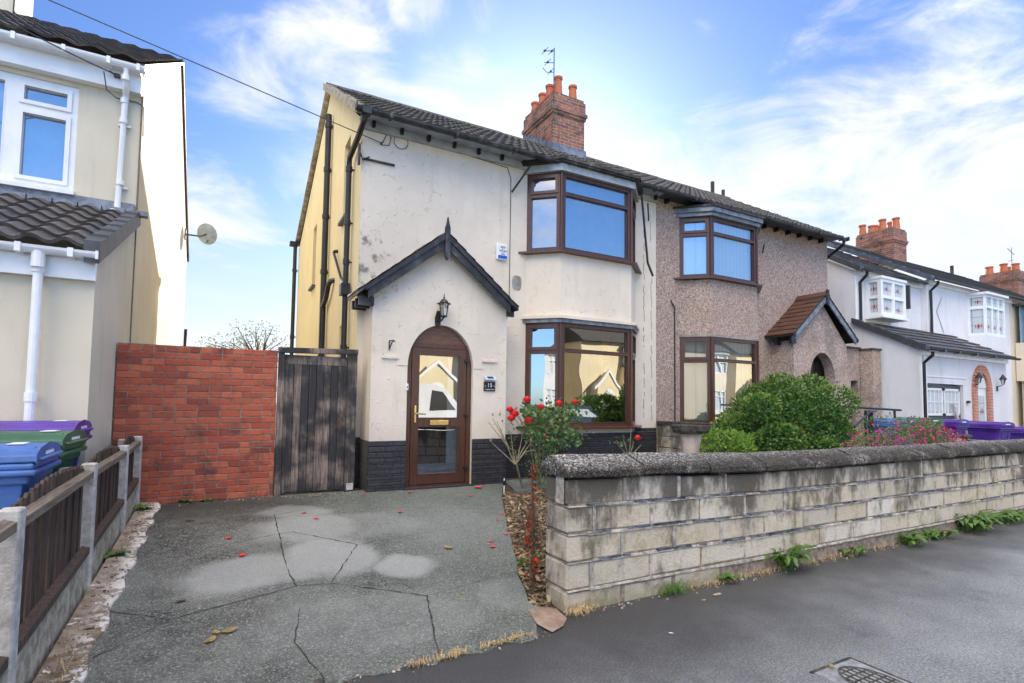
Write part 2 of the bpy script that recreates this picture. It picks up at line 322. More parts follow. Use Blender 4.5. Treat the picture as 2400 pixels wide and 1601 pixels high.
def asphalt():
    m, t, p = mat('pavement_asphalt'); P = OC(t)
    n = t.noise(P, .5, 5, .6); sp = t.noise(P, 72, 4, .8); v = t.n('ShaderNodeTexVoronoi', inp={'Vector': P, 'Scale': 190.})
    s = t.n('ShaderNodeSeparateXYZ', inp={0: P})
    c = t.mix(t.smooth(n, .3, .7), (.19, .205, .205), (.38, .40, .40))
    c = t.mix(t.smooth(sp, .50, .66), c, (.52, .54, .54))
    cs = t.n('ShaderNodeSeparateColor', inp={0: v.outputs[1]}).outputs[0]
    c = t.mix(t.smooth(cs, .90, .95), c, (.30, .31, .31))
    damp_and_sheen = t.smooth(t.math('ADD', t.math('SUBTRACT', s.outputs[1], t.math('MULTIPLY', s.outputs[0], .09)), t.math('MULTIPLY', t.noise(P, 1.3, 6, .7), 1.5)), 1.7, 3.45)  # damp near the wall, fading rightwards to paint in the pavement's sky sheen
    c = t.mix(t.math('MULTIPLY', damp_and_sheen, .86), c, (.020, .019, .021))
    c = t.mix(t.math('MULTIPLY', t.smooth(sp, .47, .36), .7), c, (.03, .032, .034))
    c = t.mix(t.math('MULTIPLY', t.smooth(t.noise(P, 3.1, 6, .75), .55, .7), .35), c, (.05, .05, .055))
    c = t.mix(t.smooth(t.noise(P, 26, 2), .78, .80), c, (.5, .5, .48))
    setp(t, p, col=c, rough=.55, spec=.6, normal=bump(t, t.math('ADD', sp, t.math('MULTIPLY', v.outputs[0], .6)), .009)); return m
M['asphalt'] = asphalt()
def drive():
    m, t, p = mat('stained_concrete_drive'); P = OC(t)
    s = t.n('ShaderNodeSeparateXYZ', inp={0: P}); flat = t.n('ShaderNodeCombineXYZ', inp={0: s.outputs[0], 1: s.outputs[1], 2: 0.}).outputs[0]
    sp = t.noise(P, 72, 4, .8); n = t.noise(P, 1.4, 8, .72); n2 = t.noise(P, 14, 5, .7)
    c = t.mix(t.smooth(n, .36, .66), (.034, .041, .037), (.140, .158, .145))
    c = t.mix(t.math('MULTIPLY', t.smooth(s.outputs[0], .2, 2.6), .6), c, (.095, .125, .112))
    c = t.mix(t.math('MULTIPLY', t.smooth(n2, .45, .7), .5), c, (.19, .20, .185))
    c = t.mix(t.smooth(sp, .52, .64), c, (.34, .35, .325))
    c = t.mix(t.math('MULTIPLY', t.smooth(sp, .46, .36), .75), c, (.022, .024, .022))
    acc = None
    wob = t.n('ShaderNodeVectorMath', operation='SCALE', inp={0: t.vm('SUBTRACT', t.noise(P, 1.7, 4, .55, out=1), (.5, .5, .5)), 'Scale': .5}).outputs[0]
    pw = t.vm('ADD', flat, wob)
    for (x, y, sx, sy, e) in ((.72, 6.40, .42, .28, 1), (.80, 5.75, .50, .55, .9), (.85, 4.95, .42, .52, 1), (.25, 4.75, .60, .38, .9), (1.38, 4.45, .34, .24, 1), (1.25, 5.7, .8, .5, .45), (.9, 3.6, .8, .45, .3), (2.0, 3.6, .3, .3, .35), (2.1, 5.6, .7, .9, .2)):
        d = t.vm('LENGTH', t.vm('MULTIPLY', t.vm('SUBTRACT', pw, (x, y, 0)), (1/sx, 1/sy, 0)), out=1)
        b = t.math('MULTIPLY', t.smooth(d, 1.2, .68), e); acc = b if acc is None else t.math('MAXIMUM', acc, b)
    c = t.mix(t.math('MULTIPLY', acc, .62), c, (.37, .395, .39))
    wb2 = t.smooth(t.noise(P, 22, 2), .80, .82); c = t.mix(wb2, c, (.42, .42, .4))
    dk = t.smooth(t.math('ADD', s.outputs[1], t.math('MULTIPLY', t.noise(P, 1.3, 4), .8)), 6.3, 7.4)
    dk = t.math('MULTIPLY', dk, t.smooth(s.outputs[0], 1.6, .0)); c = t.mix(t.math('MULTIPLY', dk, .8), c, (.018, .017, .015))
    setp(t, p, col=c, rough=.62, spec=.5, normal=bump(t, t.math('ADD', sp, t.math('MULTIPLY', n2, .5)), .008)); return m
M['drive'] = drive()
def edging():
    m, t, p = mat('peeling_white_edging'); P = OC(t)
    k = t.smooth(t.noise(P, 7, 7, .75), .46, .52)
    s = t.n('ShaderNodeSeparateXYZ', inp={0: P})
    k = t.math('MULTIPLY', k, t.smooth(s.outputs[0], -.78, -.60))
    k = t.math('MAXIMUM', k, t.smooth(t.noise(P, 12, 6, .7), .60, .63))
    base = t.mix(t.smooth(t.noise(P, 4, 6, .7), .35, .65), (.12, .085, .05), (.36, .30, .24))
    c = t.mix(k, base, (.66, .64, .61)); c = t.mix(t.smooth(t.noise(P, 16, 5), .62, .7), c, (.04, .035, .025))
    setp(t, p, col=c, rough=.9, normal=bump(t, t.math('ADD', k, t.noise(P, 30, 4)), .006)); return m
M['edging'] = edging()
M['soil'] = simple('dark_garden_soil', (.07, .05, .035), .98, .4, 10, bs=40, bd=.03)
M['paving'] = simple('grey_green_paving', (.14, .16, .15), .85, .2, 6)
M['grass'] = simple('rough_ground', (.10, .11, .06), .98, .3, 3)
M['road'] = simple('grey_road', (.10, .10, .105), .85, .15, 2, bs=120, bd=.006)
M['kerb'] = simple('kerb_stone', (.28, .27, .26), .9, .2, 6)
def blockmat():
    m, t, p = mat('sooty_stone_blocks'); P = OC(t)
    rnd = t.n('ShaderNodeNewGeometry').outputs['Random Per Island']
    s = t.n('ShaderNodeSeparateXYZ', inp={0: P}); z = s.outputs[2]
    c = t.ramp(rnd, [(0, (.47, .43, .36)), (.35, (.58, .54, .46)), (.7, (.53, .475, .37)), (1, (.64, .61, .55))])
    n = t.noise(P, 6, 7, .7); f = t.noise(P, 38, 6, .75)
    c = t.mix(t.math('MULTIPLY', t.smooth(n, .47, .67), .6), c, (.33, .29, .16))
    c = t.mix(t.smooth(f, .5, .8), c, (.62, .60, .56))
    hgt = t.math('MULTIPLY', t.smooth(z, .2, .98), .19)
    st = t.n('ShaderNodeMapping', inp={0: P, 3: (1, 1, .45)}).outputs[0]
    k = t.smooth(t.math('ADD', t.math('ADD', t.noise(st, 3.6, 7, .7), hgt), t.math('MULTIPLY', rnd, .05)), .535, .74)
    c = t.mix(t.math('MULTIPLY', k, .85), c, (.065, .058, .048))
    c = t.mix(t.math('MULTIPLY', t.smooth(t.noise(P, 55, 4, .7), .60, .72), .5), c, (.06, .055, .045))
    c = t.mix(t.smooth(t.noise(P, 17, 3), .78, .8), c, (.7, .7, .7))
    lw = t.smooth(t.math('ADD', z, t.math('MULTIPLY', t.noise(P, 5, 4), .2)), .30, .08); c = t.mix(t.math('MULTIPLY', lw, .5), c, (.14, .13, .05))
    setp(t, p, col=c, rough=.93, spec=.2, normal=bump(t, t.math('ADD', f, t.math('MULTIPLY', n, .7)), .014)); return m
M['block'] = blockmat()
def copingmat():
    m, t, p = mat('exposed_aggregate_coping'); P = OC(t)
    v = t.n('ShaderNodeTexVoronoi', inp={'Vector': P, 'Scale': 85.}); cs = t.n('ShaderNodeSeparateColor', inp={0: v.outputs[1]}).outputs[0]
    c = t.ramp(cs, [(0, (.05, .047, .042)), (.4, (.17, .165, .15)), (.7, (.36, .35, .325)), (.93, (.55, .54, .50)), (1, (.85, .85, .84))])
    nrm = t.n('ShaderNodeSeparateXYZ', inp={0: t.n('ShaderNodeNewGeometry').outputs['Normal']})
    s = t.n('ShaderNodeSeparateXYZ', inp={0: P})
    low_dark = t.math('MULTIPLY', t.smooth(s.outputs[2], 1.09, 1.0), t.smooth(t.noise(P, 4, 5), .2, .5))  # darker on the lower part of the coping, paler on top
    c = t.mix(t.math('MULTIPLY', low_dark, .85), c, (.030, .028, .025))
    c = t.mix(t.math('MULTIPLY', t.smooth(t.noise(P, 2.5, 5), .4, .7), .35), c, (.12, .115, .09))
    setp(t, p, col=c, rough=.95, spec=.2, normal=bump(t, v.outputs[0], .02)); return m
M['coping'] = copingmat()

# ------------------------------------------------------------------ mesh helpers
ORG = {}
class MB:
    def __init__(s): s.v = []; s.f = []; s.sm = False
    def quad(s, a, b, c, d): k = len(s.v); s.v += [tuple(a), tuple(b), tuple(c), tuple(d)]; s.f.append((k, k+1, k+2, k+3)); return s
    def tri(s, a, b, c): k = len(s.v); s.v += [tuple(a), tuple(b), tuple(c)]; s.f.append((k, k+1, k+2)); return s
    def poly(s, ps): k = len(s.v); s.v += [tuple(p) for p in ps]; s.f.append(tuple(range(k, k+len(ps)))); return s
    def box(s, x0, x1, y0, y1, z0, z1, j=0., bev=0.):
        if j: x0, x1, y0, y1, z0, z1 = (q+R.uniform(-j, j) for q in (x0, x1, y0, y1, z0, z1))
        if bev:
            k = len(s.v); b = bev
            # box with chamfered vertical/horizontal edges on all sides: 24 verts
            X = (x0, x1); Y = (y0, y1); Zs = (z0, z1); idx = {}
            for i in (0, 1):
                for jj in (0, 1):
                    for l in (0, 1):
                        sx, sy, sz = (1, -1)[i], (1, -1)[jj], (1, -1)[l]
                        for ax in range(3):
                            p = [X[i]+sx*b, Y[jj]+sy*b, Zs[l]+sz*b]; p[ax] = (X[i], Y[jj], Zs[l])[ax]
                            idx[i, jj, l, ax] = len(s.v); s.v.append(tuple(p))
            g = idx
            def F(*a): s.f.append(tuple(a))
            for i in (0, 1): F(*[g[i, a, c, 0] for a, c in ((0, 0), (1, 0), (1, 1), (0, 1))])
            for jj in (0, 1): F(*[g[a, jj, c, 1] for a, c in ((0, 0), (1, 0), (1, 1), (0, 1))])
            for l in (0, 1): F(*[g[a, c, l, 2] for a, c in ((0, 0), (1, 0), (1, 1), (0, 1))])
            for a in (0, 1):
                for c in (0, 1):
                    F(g[0, a, c, 1], g[1, a, c, 1], g[1, a, c, 2], g[0, a, c, 2])
                    F(g[a, 0, c, 0], g[a, 1, c, 0], g[a, 1, c, 2], g[a, 0, c, 2])
                    F(g[a, c, 0, 0], g[a, c, 1, 0], g[a, c, 1, 1], g[a, c, 0, 1])
            for a in (0, 1):
                for c in (0, 1):
                    for d in (0, 1): F(g[a, c, d, 0], g[a, c, d, 1], g[a, c, d, 2])
            return s
        p = [(x, y, z) for z in (z0, z1) for x, y in ((x0, y0), (x1, y0), (x1, y1), (x0, y1))]
        return s.hexa(p)
    def hexa(s, p):
        k = len(s.v); s.v += [tuple(q) for q in p]
        for f in ((0, 3, 2, 1), (4, 5, 6, 7), (0, 1, 5, 4), (1, 2, 6, 5), (2, 3, 7, 6), (3, 0, 4, 7)): s.f.append(tuple(k+i for i in f))
        return s
    def prism(s, poly, axis, a, b):
        """extrude a 2-D polygon along axis (0 x, 1 y, 2 z) from a to b"""
        def P(u, v, w): return ((w, u, v), (u, w, v), (u, v, w))[axis]
        k = len(s.v); n = len(poly)
        s.v += [P(u, v, a) for u, v in poly]+[P(u, v, b) for u, v in poly]
        s.f.append(tuple(range(k, k+n))); s.f.append(tuple(range(k+2*n-1, k+n-1, -1)))
        for i in range(n): j = (i+1) % n; s.f.append((k+i, k+j, k+n+j, k+n+i))
        return s
    def tube(s, pts, r, n=8, cap=True, r1=None):
        pts = [Vector(p) for p in pts]; k = len(s.v); m_ = len(pts)
        for i, p in enumerate(pts):
            d = (pts[min(i+1, m_-1)]-pts[max(i-1, 0)]).normalized()
            a = d.cross(Vector((0, 0, 1)));
            if a.length < .05: a = d.cross(Vector((1, 0, 0)))
            a.normalize(); b = d.cross(a); rr = r if r1 is None else r+(r1-r)*i/(m_-1)
            if isinstance(r, (list, tuple)): rr = r[i]
            for q in range(n):
                t = 2*math.pi*q/n; s.v.append(tuple(p+a*math.cos(t)*rr+b*math.sin(t)*rr))
        for i in range(m_-1):
            for q in range(n): s.f.append((k+i*n+q, k+i*n+(q+1) % n, k+(i+1)*n+(q+1) % n, k+(i+1)*n+q))
        if cap: s.f.append(tuple(range(k, k+n))); s.f.append(tuple(range(k+m_*n-1, k+(m_-1)*n-1, -1)))
        return s
    def lathe(s, c, prof, n=16, flut=0):
        k = len(s.v); m_ = len(prof)
        for (r, z) in prof:
            for q in range(n):
                t = 2*math.pi*q/n; rr = r*(1+flut*math.cos(t*6)); s.v.append((c[0]+rr*math.cos(t), c[1]+rr*math.sin(t), c[2]+z))
        for i in range(m_-1):
            for q in range(n): s.f.append((k+i*n+q, k+i*n+(q+1) % n, k+(i+1)*n+(q+1) % n, k+(i+1)*n+q))
        s.f.append(tuple(range(k+n-1, k-1, -1))); s.f.append(tuple(range(k+(m_-1)*n, k+m_*n)))
        return s
    def leaf(s, p, size, asp=.55, up=.3, nrm=None):
        """a small pointed leaf: two triangles folded on the midrib"""
        d = Vector((R.gauss(0, 1), R.gauss(0, 1), R.gauss(0, 1)+up)).normalized()
        if nrm is not None: d = (d+nrm*.8).normalized()
        a = d.cross(Vector((R.gauss(0, 1), R.gauss(0, 1), R.gauss(0, 1)))).normalized(); nn = d.cross(a)
        L = size*R.uniform(.7, 1.25); w = L*asp*.5; p = Vector(p)
        k = len(s.v); s.v += [tuple(p), tuple(p+d*L*.45+a*w+nn*w*.3), tuple(p+d*L), tuple(p+d*L*.45-a*w+nn*w*.3)]
        s.f.append((k, k+1, k+2, k+3)); return s
    def build(s, name, material, parent=None, smooth=False, kind=None, bevel=0., sub=False):
        me = bpy.data.meshes.new(name); o_ = ORG.get(parent.name if parent else None, (0, 0, 0))
        me.from_pydata([(x-o_[0], y-o_[1], z-o_[2]) for x, y, z in s.v], [], s.f); me.update()
        me.materials.append(M[material] if isinstance(material, str) else material)
        o = bpy.data.objects.new(name, me); COL.objects.link(o)
        if parent: o.parent = parent; ORG[o.name] = o_
        if kind: o['kind'] = kind
        if smooth: me.polygons.foreach_set('use_smooth', [True]*len(me.polygons))
        if bevel:
            b = o.modifiers.new('bevel', 'BEVEL'); b.width = bevel; b.segments = 2; b.limit_method = 'ANGLE'
        return o
def thing(name, label, cat, loc=(0, 0, 0), group=None):
    o = bpy.data.objects.new(name, None); COL.objects.link(o); o.location = loc; o.empty_display_size = .2
    o['label'] = label; o['category'] = cat; ORG[o.name] = loc
    if group: o['group'] = group
    return o
def tag(o, label, cat, group=None):
    o['label'] = label; o['category'] = cat
    if group: o['group'] = group
    return o
def base(o, loc):
    """put a top-level mesh's origin at its base"""
    l = Vector(loc); o.data.transform(Matrix.Translation(-l)); o.location = l; return o
def text(s_, size, loc, material, parent, name='lettering', rot=(math.pi/2, 0, 0), ext=.0015):
    c = bpy.data.curves.new(name, 'FONT'); c.body = s_; c.size = size; c.align_x = 'CENTER'; c.align_y = 'CENTER'; c.extrude = ext
    tmp = bpy.data.objects.new('tmp', c); COL.objects.link(tmp); bpy.context.view_layer.update()
    me = bpy.data.meshes.new_from_object(tmp.evaluated_get(bpy.context.evaluated_depsgraph_get())); bpy.data.objects.remove(tmp)
    me.materials.clear(); me.materials.append(M[material]); o = bpy.data.objects.new(name, me); COL.objects.link(o)
    o_ = ORG.get(parent.name, (0, 0, 0)); me.transform(Matrix.Translation(Vector(loc)-Vector(o_)) @ __import__('mathutils').Euler(rot).to_matrix().to_4x4())
    o.parent = parent; return o

def panel(mb, A, B, z0, z1, holes=(), depth=.1):
    """vertical wall face from A to B (outward normal to the right of A->B turned towards the viewer), rectangular holes (u0,u1,z0,z1) with reveals going inwards"""
    A = Vector((*A, 0)); B = Vector((*B, 0)); L = (B-A).length; d = (B-A)/L; nin = Vector((-d.y, d.x, 0))
    us = sorted({0, L, *[h[0] for h in holes], *[h[1] for h in holes]}); zs = sorted({z0, z1, *[h[2] for h in holes], *[h[3] for h in holes]})
    P = lambda u, z, q=0: A+d*u+nin*q+Vector((0, 0, z))
    for i in range(len(us)-1):
        for j in range(len(zs)-1):
            u, z = (us[i]+us[i+1])/2, (zs[j]+zs[j+1])/2
            if any(h[0] < u < h[1] and h[2] < z < h[3] for h in holes): continue
            mb.quad(P(us[i], zs[j]), P(us[i+1], zs[j]), P(us[i+1], zs[j+1]), P(us[i], zs[j+1]))
    for (a, b, c, e) in holes:
        if depth:
            mb.quad(P(a, c), P(a, c, depth), P(a, e, depth), P(a, e)); mb.quad(P(b, c, depth), P(b, c), P(b, e), P(b, e, depth))
            mb.quad(P(a, e), P(a, e, depth), P(b, e, depth), P(b, e)); mb.quad(P(a, c, depth), P(a, c), P(b, c), P(b, c, depth))
    return mb
def window(fr, gl, sa, A, B, z0, z1, panes, setback=0., fd=.06, sash=(), sw=.045):
    """frame with panes (u0,u1,z0,z1 absolute z); frame face at setback inwards; sashes stand proud"""
    Av = Vector((*A, 0)); Bv = Vector((*B, 0)); L = (Bv-Av).length; d = (Bv-Av)/L; nin = Vector((-d.y, d.x, 0))
    P = lambda u, z, q: Av+d*u+nin*q+Vector((0, 0, z))
    us = sorted({0, L, *[h[0] for h in panes], *[h[1] for h in panes]}); zs = sorted({z0, z1, *[h[2] for h in panes], *[h[3] for h in panes]})
    q = setback
    for i in range(len(us)-1):
        for j in range(len(zs)-1):
            u, z = (us[i]+us[i+1])/2, (zs[j]+zs[j+1])/2
            if any(h[0] < u < h[1] and h[2] < z < h[3] for h in panes): continue
            fr.quad(P(us[i], zs[j], q), P(us[i+1], zs[j], q), P(us[i+1], zs[j+1], q), P(us[i], zs[j+1], q))
    for (a, b, c, e) in list(panes)+[(0, L, z0, z1)]:
        k = q+fd
        fr.quad(P(a, c, q), P(a, c, k), P(a, e, k), P(a, e, q)); fr.quad(P(b, c, k), P(b, c, q), P(b, e, q), P(b, e, k))
        fr.quad(P(a, e, q), P(a, e, k), P(b, e, k), P(b, e, q)); fr.quad(P(a, c, k), P(a, c, q), P(b, c, q), P(b, c, k))
    for (a, b, c, e) in panes: gl.quad(P(a, c, q+fd*.7), P(b, c, q+fd*.7), P(b, e, q+fd*.7), P(a, e, q+fd*.7))
    # glazing bead / sash rings standing proud
    for i, (a, b, c, e) in enumerate(panes):
        w_, o_ = (sw, .018) if i in sash else (.012, .004)
        for (ua, ub, za, zb) in ((a-w_, b+w_, e, e+w_), (a-w_, b+w_, c-w_, c), (a-w_, a, c, e), (b, b+w_, c, e)):
            sa.hexa([P(ua, za, q-o_), P(ub, za, q-o_), P(ub, za, q+.01), P(ua, za, q+.01), P(ua, zb, q-o_), P(ub, zb, q-o_), P(ub, zb, q+.01), P(ua, zb, q+.01)])
def make_window(parent, A, B, z0, z1, panes, frame='upvc', glass='glass', setback=.05, sash=(), back=None, backq=.25, sill=None, name='window'):
    fr, gl, sa = MB(), MB(), MB(); window(fr, gl, sa, A, B, z0, z1, panes, setback, sash=sash)
    f = fr.build(name, frame, parent); sa.build('sash', frame, f); gl.build('glass', glass, f)
    Av = Vector((*A, 0)); Bv = Vector((*B, 0)); d = (Bv-Av).normalized(); nin = Vector((-d.y, d.x, 0)); up_ = Vector((0, 0, 1))
    if back:
        b = MB(); p = Av+nin*backq; q = Bv+nin*backq; b.quad(p+up_*z0, q+up_*z0, q+up_*z1, p+up_*z1); b.build('blind', back, f)
    if sill:
        o_, h_, e_ = sill; b = MB(); P = lambda u, z, q: u+nin*q+up_*z
        a0, b0 = Av-d*e_, Bv+d*e_
        b.hexa([P(a0, z0-h_, -o_), P(b0, z0-h_, -o_), P(b0, z0-h_, .06), P(a0, z0-h_, .06), P(a0, z0-.002, -o_), P(b0, z0-.002, -o_), P(b0, z0+.012, .06), P(a0, z0+.012, .06)]); b.build('sill', frame, f)
    return f
def roof_tiles(mb, e0, e1, r0_, r1_, tw=.30, tl=.34, amp=.022, lift=.03, ns=6, prof='pan', jit=.003):
    e0, e1, r0_, r1_ = map(Vector, (e0, e1, r0_, r1_)); Wd = (e1-e0).length; L = (r0_-e0).length
    nrm = (e1-e0).cross(r0_-e0).normalized()
    if nrm.z < 0: nrm = -nrm
    nt = max(1, round(Wd/tw)); nc = max(1, round(L/tl)); 
    def prf(t):
        if prof == 'pan': return .5+.5*math.sin(2*math.pi*t)
        if prof == 'roman': return max(0, math.sin(4*math.pi*t))**.7 if (t*2 % 1) < .5 else 0
        return 0.
    for j in range(nc):
        v0, v1 = j/nc, min(1, (j+1.08)/nc)
        for i in range(nt):
            o = R.uniform(-jit, jit); k = len(mb.v)
            for q in range(ns+1):
                t = q/ns; u = (i+t)/nt; a = e0.lerp(e1, u); b = r0_.lerp(r1_, u); h = amp*prf(t if t < 1 else .999)
                if q == ns: h = amp*prf(0)
                mb.v += [tuple(a.lerp(b, v0)+nrm*(h+o-.002)), tuple(a.lerp(b, v0)+nrm*(h+lift+o)), tuple(a.lerp(b, v1)+nrm*(h+o))]
            for q in range(ns):
                b_ = k+q*3; mb.f.append((b_, b_+3, b_+4, b_+1)); mb.f.append((b_+1, b_+4, b_+5, b_+2))
    return mb
def gutter(mb, x0, x1, y, z, r=.06, n=8):
    """half-round gutter running along x, open on top"""
    for (s0, s1) in ((x0, x1),):
        k = len(mb.v)
        for x in (s0, s1):
            for rr in (r, r*.86):
                for q in range(n+1):
                    t = math.pi+math.pi*q/n; mb.v.append((x, y+rr*math.cos(t), z+rr*math.sin(t)))
        m_ = n+1
        for q in range(n):
            mb.f.append((k+q, k+q+1, k+2*m_+q+1, k+2*m_+q)); mb.f.append((k+m_+q, k+m_+q+1, k+3*m_+q+1, k+3*m_+q))
            mb.f.append((k+q, k+q+1, k+m_+q+1, k+m_+q)); mb.f.append((k+2*m_+q, k+2*m_+q+1, k+3*m_+q+1, k+3*m_+q))
        for e in (0, n): mb.f.append((k+e, k+m_+e, k+3*m_+e, k+2*m_+e))
    return mb
def gz(y): return max(0., min(.30, (y-3.05)*.0732))

# ================================================================== SETTING
g = MB(); prof_ = [(-400, -.16), (-.75, -.16)]
g.quad((-400, -400, -.25), (400, -400, -.25), (400, 400, -.25), (-400, 400, -.25)); g.build('ground', 'grass', kind='structure')
g = MB(); g.quad((-60, -7.4, -.12), (90, -7.4, -.12), (90, -.75, -.12), (-60, -.75, -.12)); g.build('road', 'road', kind='structure')
g = MB(); g.box(-60, 90, -.75, -.62, -.2, .0); g.box(-60, 90, -7.53, -7.4, -.2, 0.); g.build('kerb', 'kerb', kind='structure')
g = MB(); g.quad((-60, -.62, -.004), (90, -.62, -.004), (90, 3.22, 0), (-60, 3.22, 0)); g.build('pavement', 'asphalt', kind='structure')
g = MB(); g.quad((-60, -9.6, 0), (90, -9.6, 0), (90, -7.53, -.004), (-60, -7.53, -.004)); g.build('far_pavement', 'asphalt', kind='structure')
g = MB(); g.quad((-60, -60, .1), (90, -60, .1), (90, -9.6, .1), (-60, -9.6, .1)); g.quad((-60, -9.6, -.2), (90, -9.6, -.2), (90, -9.6, .1), (-60, -9.6, .1)); g.build('far_gardens', 'grass', kind='structure')
g = MB()
ys = [3.2, 4, 5, 6, 7, 7.2, 60]
for a, b in zip(ys, ys[1:]): g.quad((-60, a, gz(a)-.012), (90, a, gz(a)-.012), (90, b, gz(b)-.012), (-60, b, gz(b)-.012))
g.quad((-60, 3.2, -.2), (90, 3.2, -.2), (90, 3.2, gz(3.2)-.012), (-60, 3.2, gz(3.2)-.012)); g.build('garden_ground', 'soil', kind='structure')
# driveway, irregular outline following the bark bed
edge = [(1.86, 3.02), (1.93, 3.22), (2.06, 3.3), (2.02, 3.45), (2.10, 3.62), (2.20, 3.95), (2.34, 4.2), (2.44, 4.45), (2.56, 4.7), (2.72, 5.1), (2.95, 5.6), (3.22, 6.2), (3.42, 6.6), (3.62, 6.95), (3.78, 7.3)]
g = MB(); rowsy = [2.985, 3.02]+[e[1] for e in edge[1:]]
def ex(y):
    if y <= edge[0][1]: return 1.84
    for (a, b), (c, d) in zip(edge, edge[1:]):
        if y <= d: return a+(c-a)*(y-b)/(d-b)
    return edge[-1][0]
NX = 24
ysl = [3.02+i*(7.3-3.02)/40 for i in range(41)]
lx = -.62
for a, b in zip(ysl, ysl[1:]):
    for i in range(NX):
        u, v = i/NX, (i+1)/NX; ea, eb = ex(a), ex(b); zz = lambda y: gz(y)+.006
        g.quad((lx+(ea-lx)*u, a, zz(a)), (lx+(ea-lx)*v, a, zz(a)), (lx+(eb-lx)*v, b, zz(b)), (lx+(eb-lx)*u, b, zz(b)))
for a, b in zip(ysl, ysl[1:]): g.quad((ex(a), a, gz(a)-.08), (ex(b), b, gz(b)-.08), (ex(b), b, gz(b)+.006), (ex(a), a, gz(a)+.006))
# ragged front lip meeting the pavement
xs = [lx+(1.84-lx)*i/30 for i in range(31)]; lip = [2.97+.03*math.sin(i*1.7)+R.uniform(-.02, .02) for i in range(31)]
for i in range(30): g.quad((xs[i], lip[i], .003), (xs[i+1], lip[i+1], .003), (xs[i+1], 3.02, .0065), (xs[i], 3.02, .0065))
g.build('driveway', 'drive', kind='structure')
# joints pressed into the drive
jm = simple('drive_joint', (.045, .047, .044), .95, .4, 20)
cr = MB()
def crack(pts, w=.011):
    q = [Vector((x, y, 0)) for x, y in pts]
    out = []
    for a, b in zip(q, q[1:]):
        n = max(2, int((b-a).length/.06))
        for i in range(n): out.append(a.lerp(b, i/n)+Vector((R.uniform(-.006, .006), R.uniform(-.006, .006), 0)))
    out.append(q[-1])
    for i, (a, b) in enumerate(zip(out, out[1:])):
        d = (b-a).normalized(); s_ = Vector((-d.y, d.x, 0))*w*R.uniform(.10, .45); z = lambda p: Vector((p.x, p.y, gz(p.y)+.0095))
        cr.quad(z(a-s_), z(b-s_), z(b+s_), z(a+s_))
for pts, w in (([(-.60, 5.81), (-.2, 5.42), (.42, 5.64)], .010), ([(.51, 6.36), (.50, 5.5), (.49, 4.7), (.52, 4.34)], .016), ([(.62, 5.70), (1.13, 5.11), (.77, 4.32)], .014),
               ([(1.13, 5.11), (2.30, 5.3)], .007), ([(.77, 4.30), (1.37, 3.82), (1.15, 2.98)], .018), ([(1.37, 3.82), (2.0, 3.95)], .008), ([(-.61, 4.36), (-.26, 4.09), (.52, 4.34), (.77, 4.30)], .013),
               ([(-.26, 4.09), (-.6, 3.75)], .006), ([(-.6, 3.44), (-.42, 3.2)], .022), ([(.50, 3.95), (.42, 3.5), (.52, 3.04)], .012), ([(-.6, 6.6), (.5, 6.36), (1.3, 6.6)], .007), ([(.5, 6.36), (-.1, 5.9)], .005), ([(1.7, 6.3), (2.8, 5.9)], .006), ([(.42, 5.64), (.62, 5.7)], .008)):
    crack(pts, w)
cr.build('driveway_joints', jm, kind='structure')
g = MB()
for a, b in zip(ysl, ysl[1:]):
    r1_, r2_ = -.615+.03*math.sin(a*9)+R.uniform(-.015, .015), 0
    g.hexa([(-.80, a, gz(a)-.02), (-.60+.02*math.sin(a*11), a, gz(a)-.02), (-.60+.02*math.sin(b*11), b, gz(b)-.02), (-.80, b, gz(b)-.02), (-.80, a, gz(a)+.035), (-.61+.02*math.sin(a*11), a, gz(a)+.018), (-.61+.02*math.sin(b*11), b, gz(b)+.018), (-.80, b, gz(b)+.035)])
g.hexa([(-.80, 2.2, -.02), (-.60, 2.2, -.02), (-.60, 3.02, -.02), (-.8, 3.02, -.02), (-.8, 2.2, .035), (-.61, 2.2, .018), (-.61, 3.02, .018), (-.8, 3.02, .035)])
g.build('edging_strip', 'edging', kind='structure')
g = MB(); g.quad((3.64, 6.62, gz(6.6)+.012), (7.0, 6.62, gz(6.6)+.012), (7.0, 7.3, gz(7.3)+.012), (3.80, 7.3, gz(7.3)+.012)); g.box(3.62, 7.0, 6.56, 6.62, .15, gz(6.6)+.02); g.build('bay_path', 'paving', kind='structure')
g = MB(); g.quad((8, 3.6, .06), (13, 3.6, .06), (13, 6.9, .27), (8, 6.9, .27)); g.build('neighbour_garden', 'paving', kind='structure')
g = MB(); g.quad((13.0, 3.22, .01), (60, 3.22, .01), (60, 7.3, .30), (13.0, 7.3, .30)); g.build('far_drives', 'paving', kind='structure')
g = MB()
for i in range(2600):
    y = R.uniform(3.35, 6.5); x = ex(y)+.02+R.random()**1.3*1.3
    if y < 3.6 and x > 2.2: continue
    a = R.uniform(0, 6.28); l = R.uniform(.012, .04); w = l*R.uniform(.2, .5); t_ = R.uniform(-.5, .5); z = gz(y)+R.uniform(-.012, .02)
    d = Vector((math.cos(a), math.sin(a), t_)).normalized()*l; s_ = Vector((-math.sin(a), math.cos(a), R.uniform(-.5, .5))).normalized()*w; c = Vector((x, y, z)); h = Vector((0, 0, .006))
    g.hexa([c-d-s_, c+d-s_*.6, c+d+s_*.6, c-d+s_, c-d-s_+h, c+d-s_*.6+h, c+d+s_*.6+h, c-d+s_+h])
tag(g.build('bark_chips', 'chips', kind='stuff'), 'bark chippings mulching the bed beside the driveway', 'bark chips')

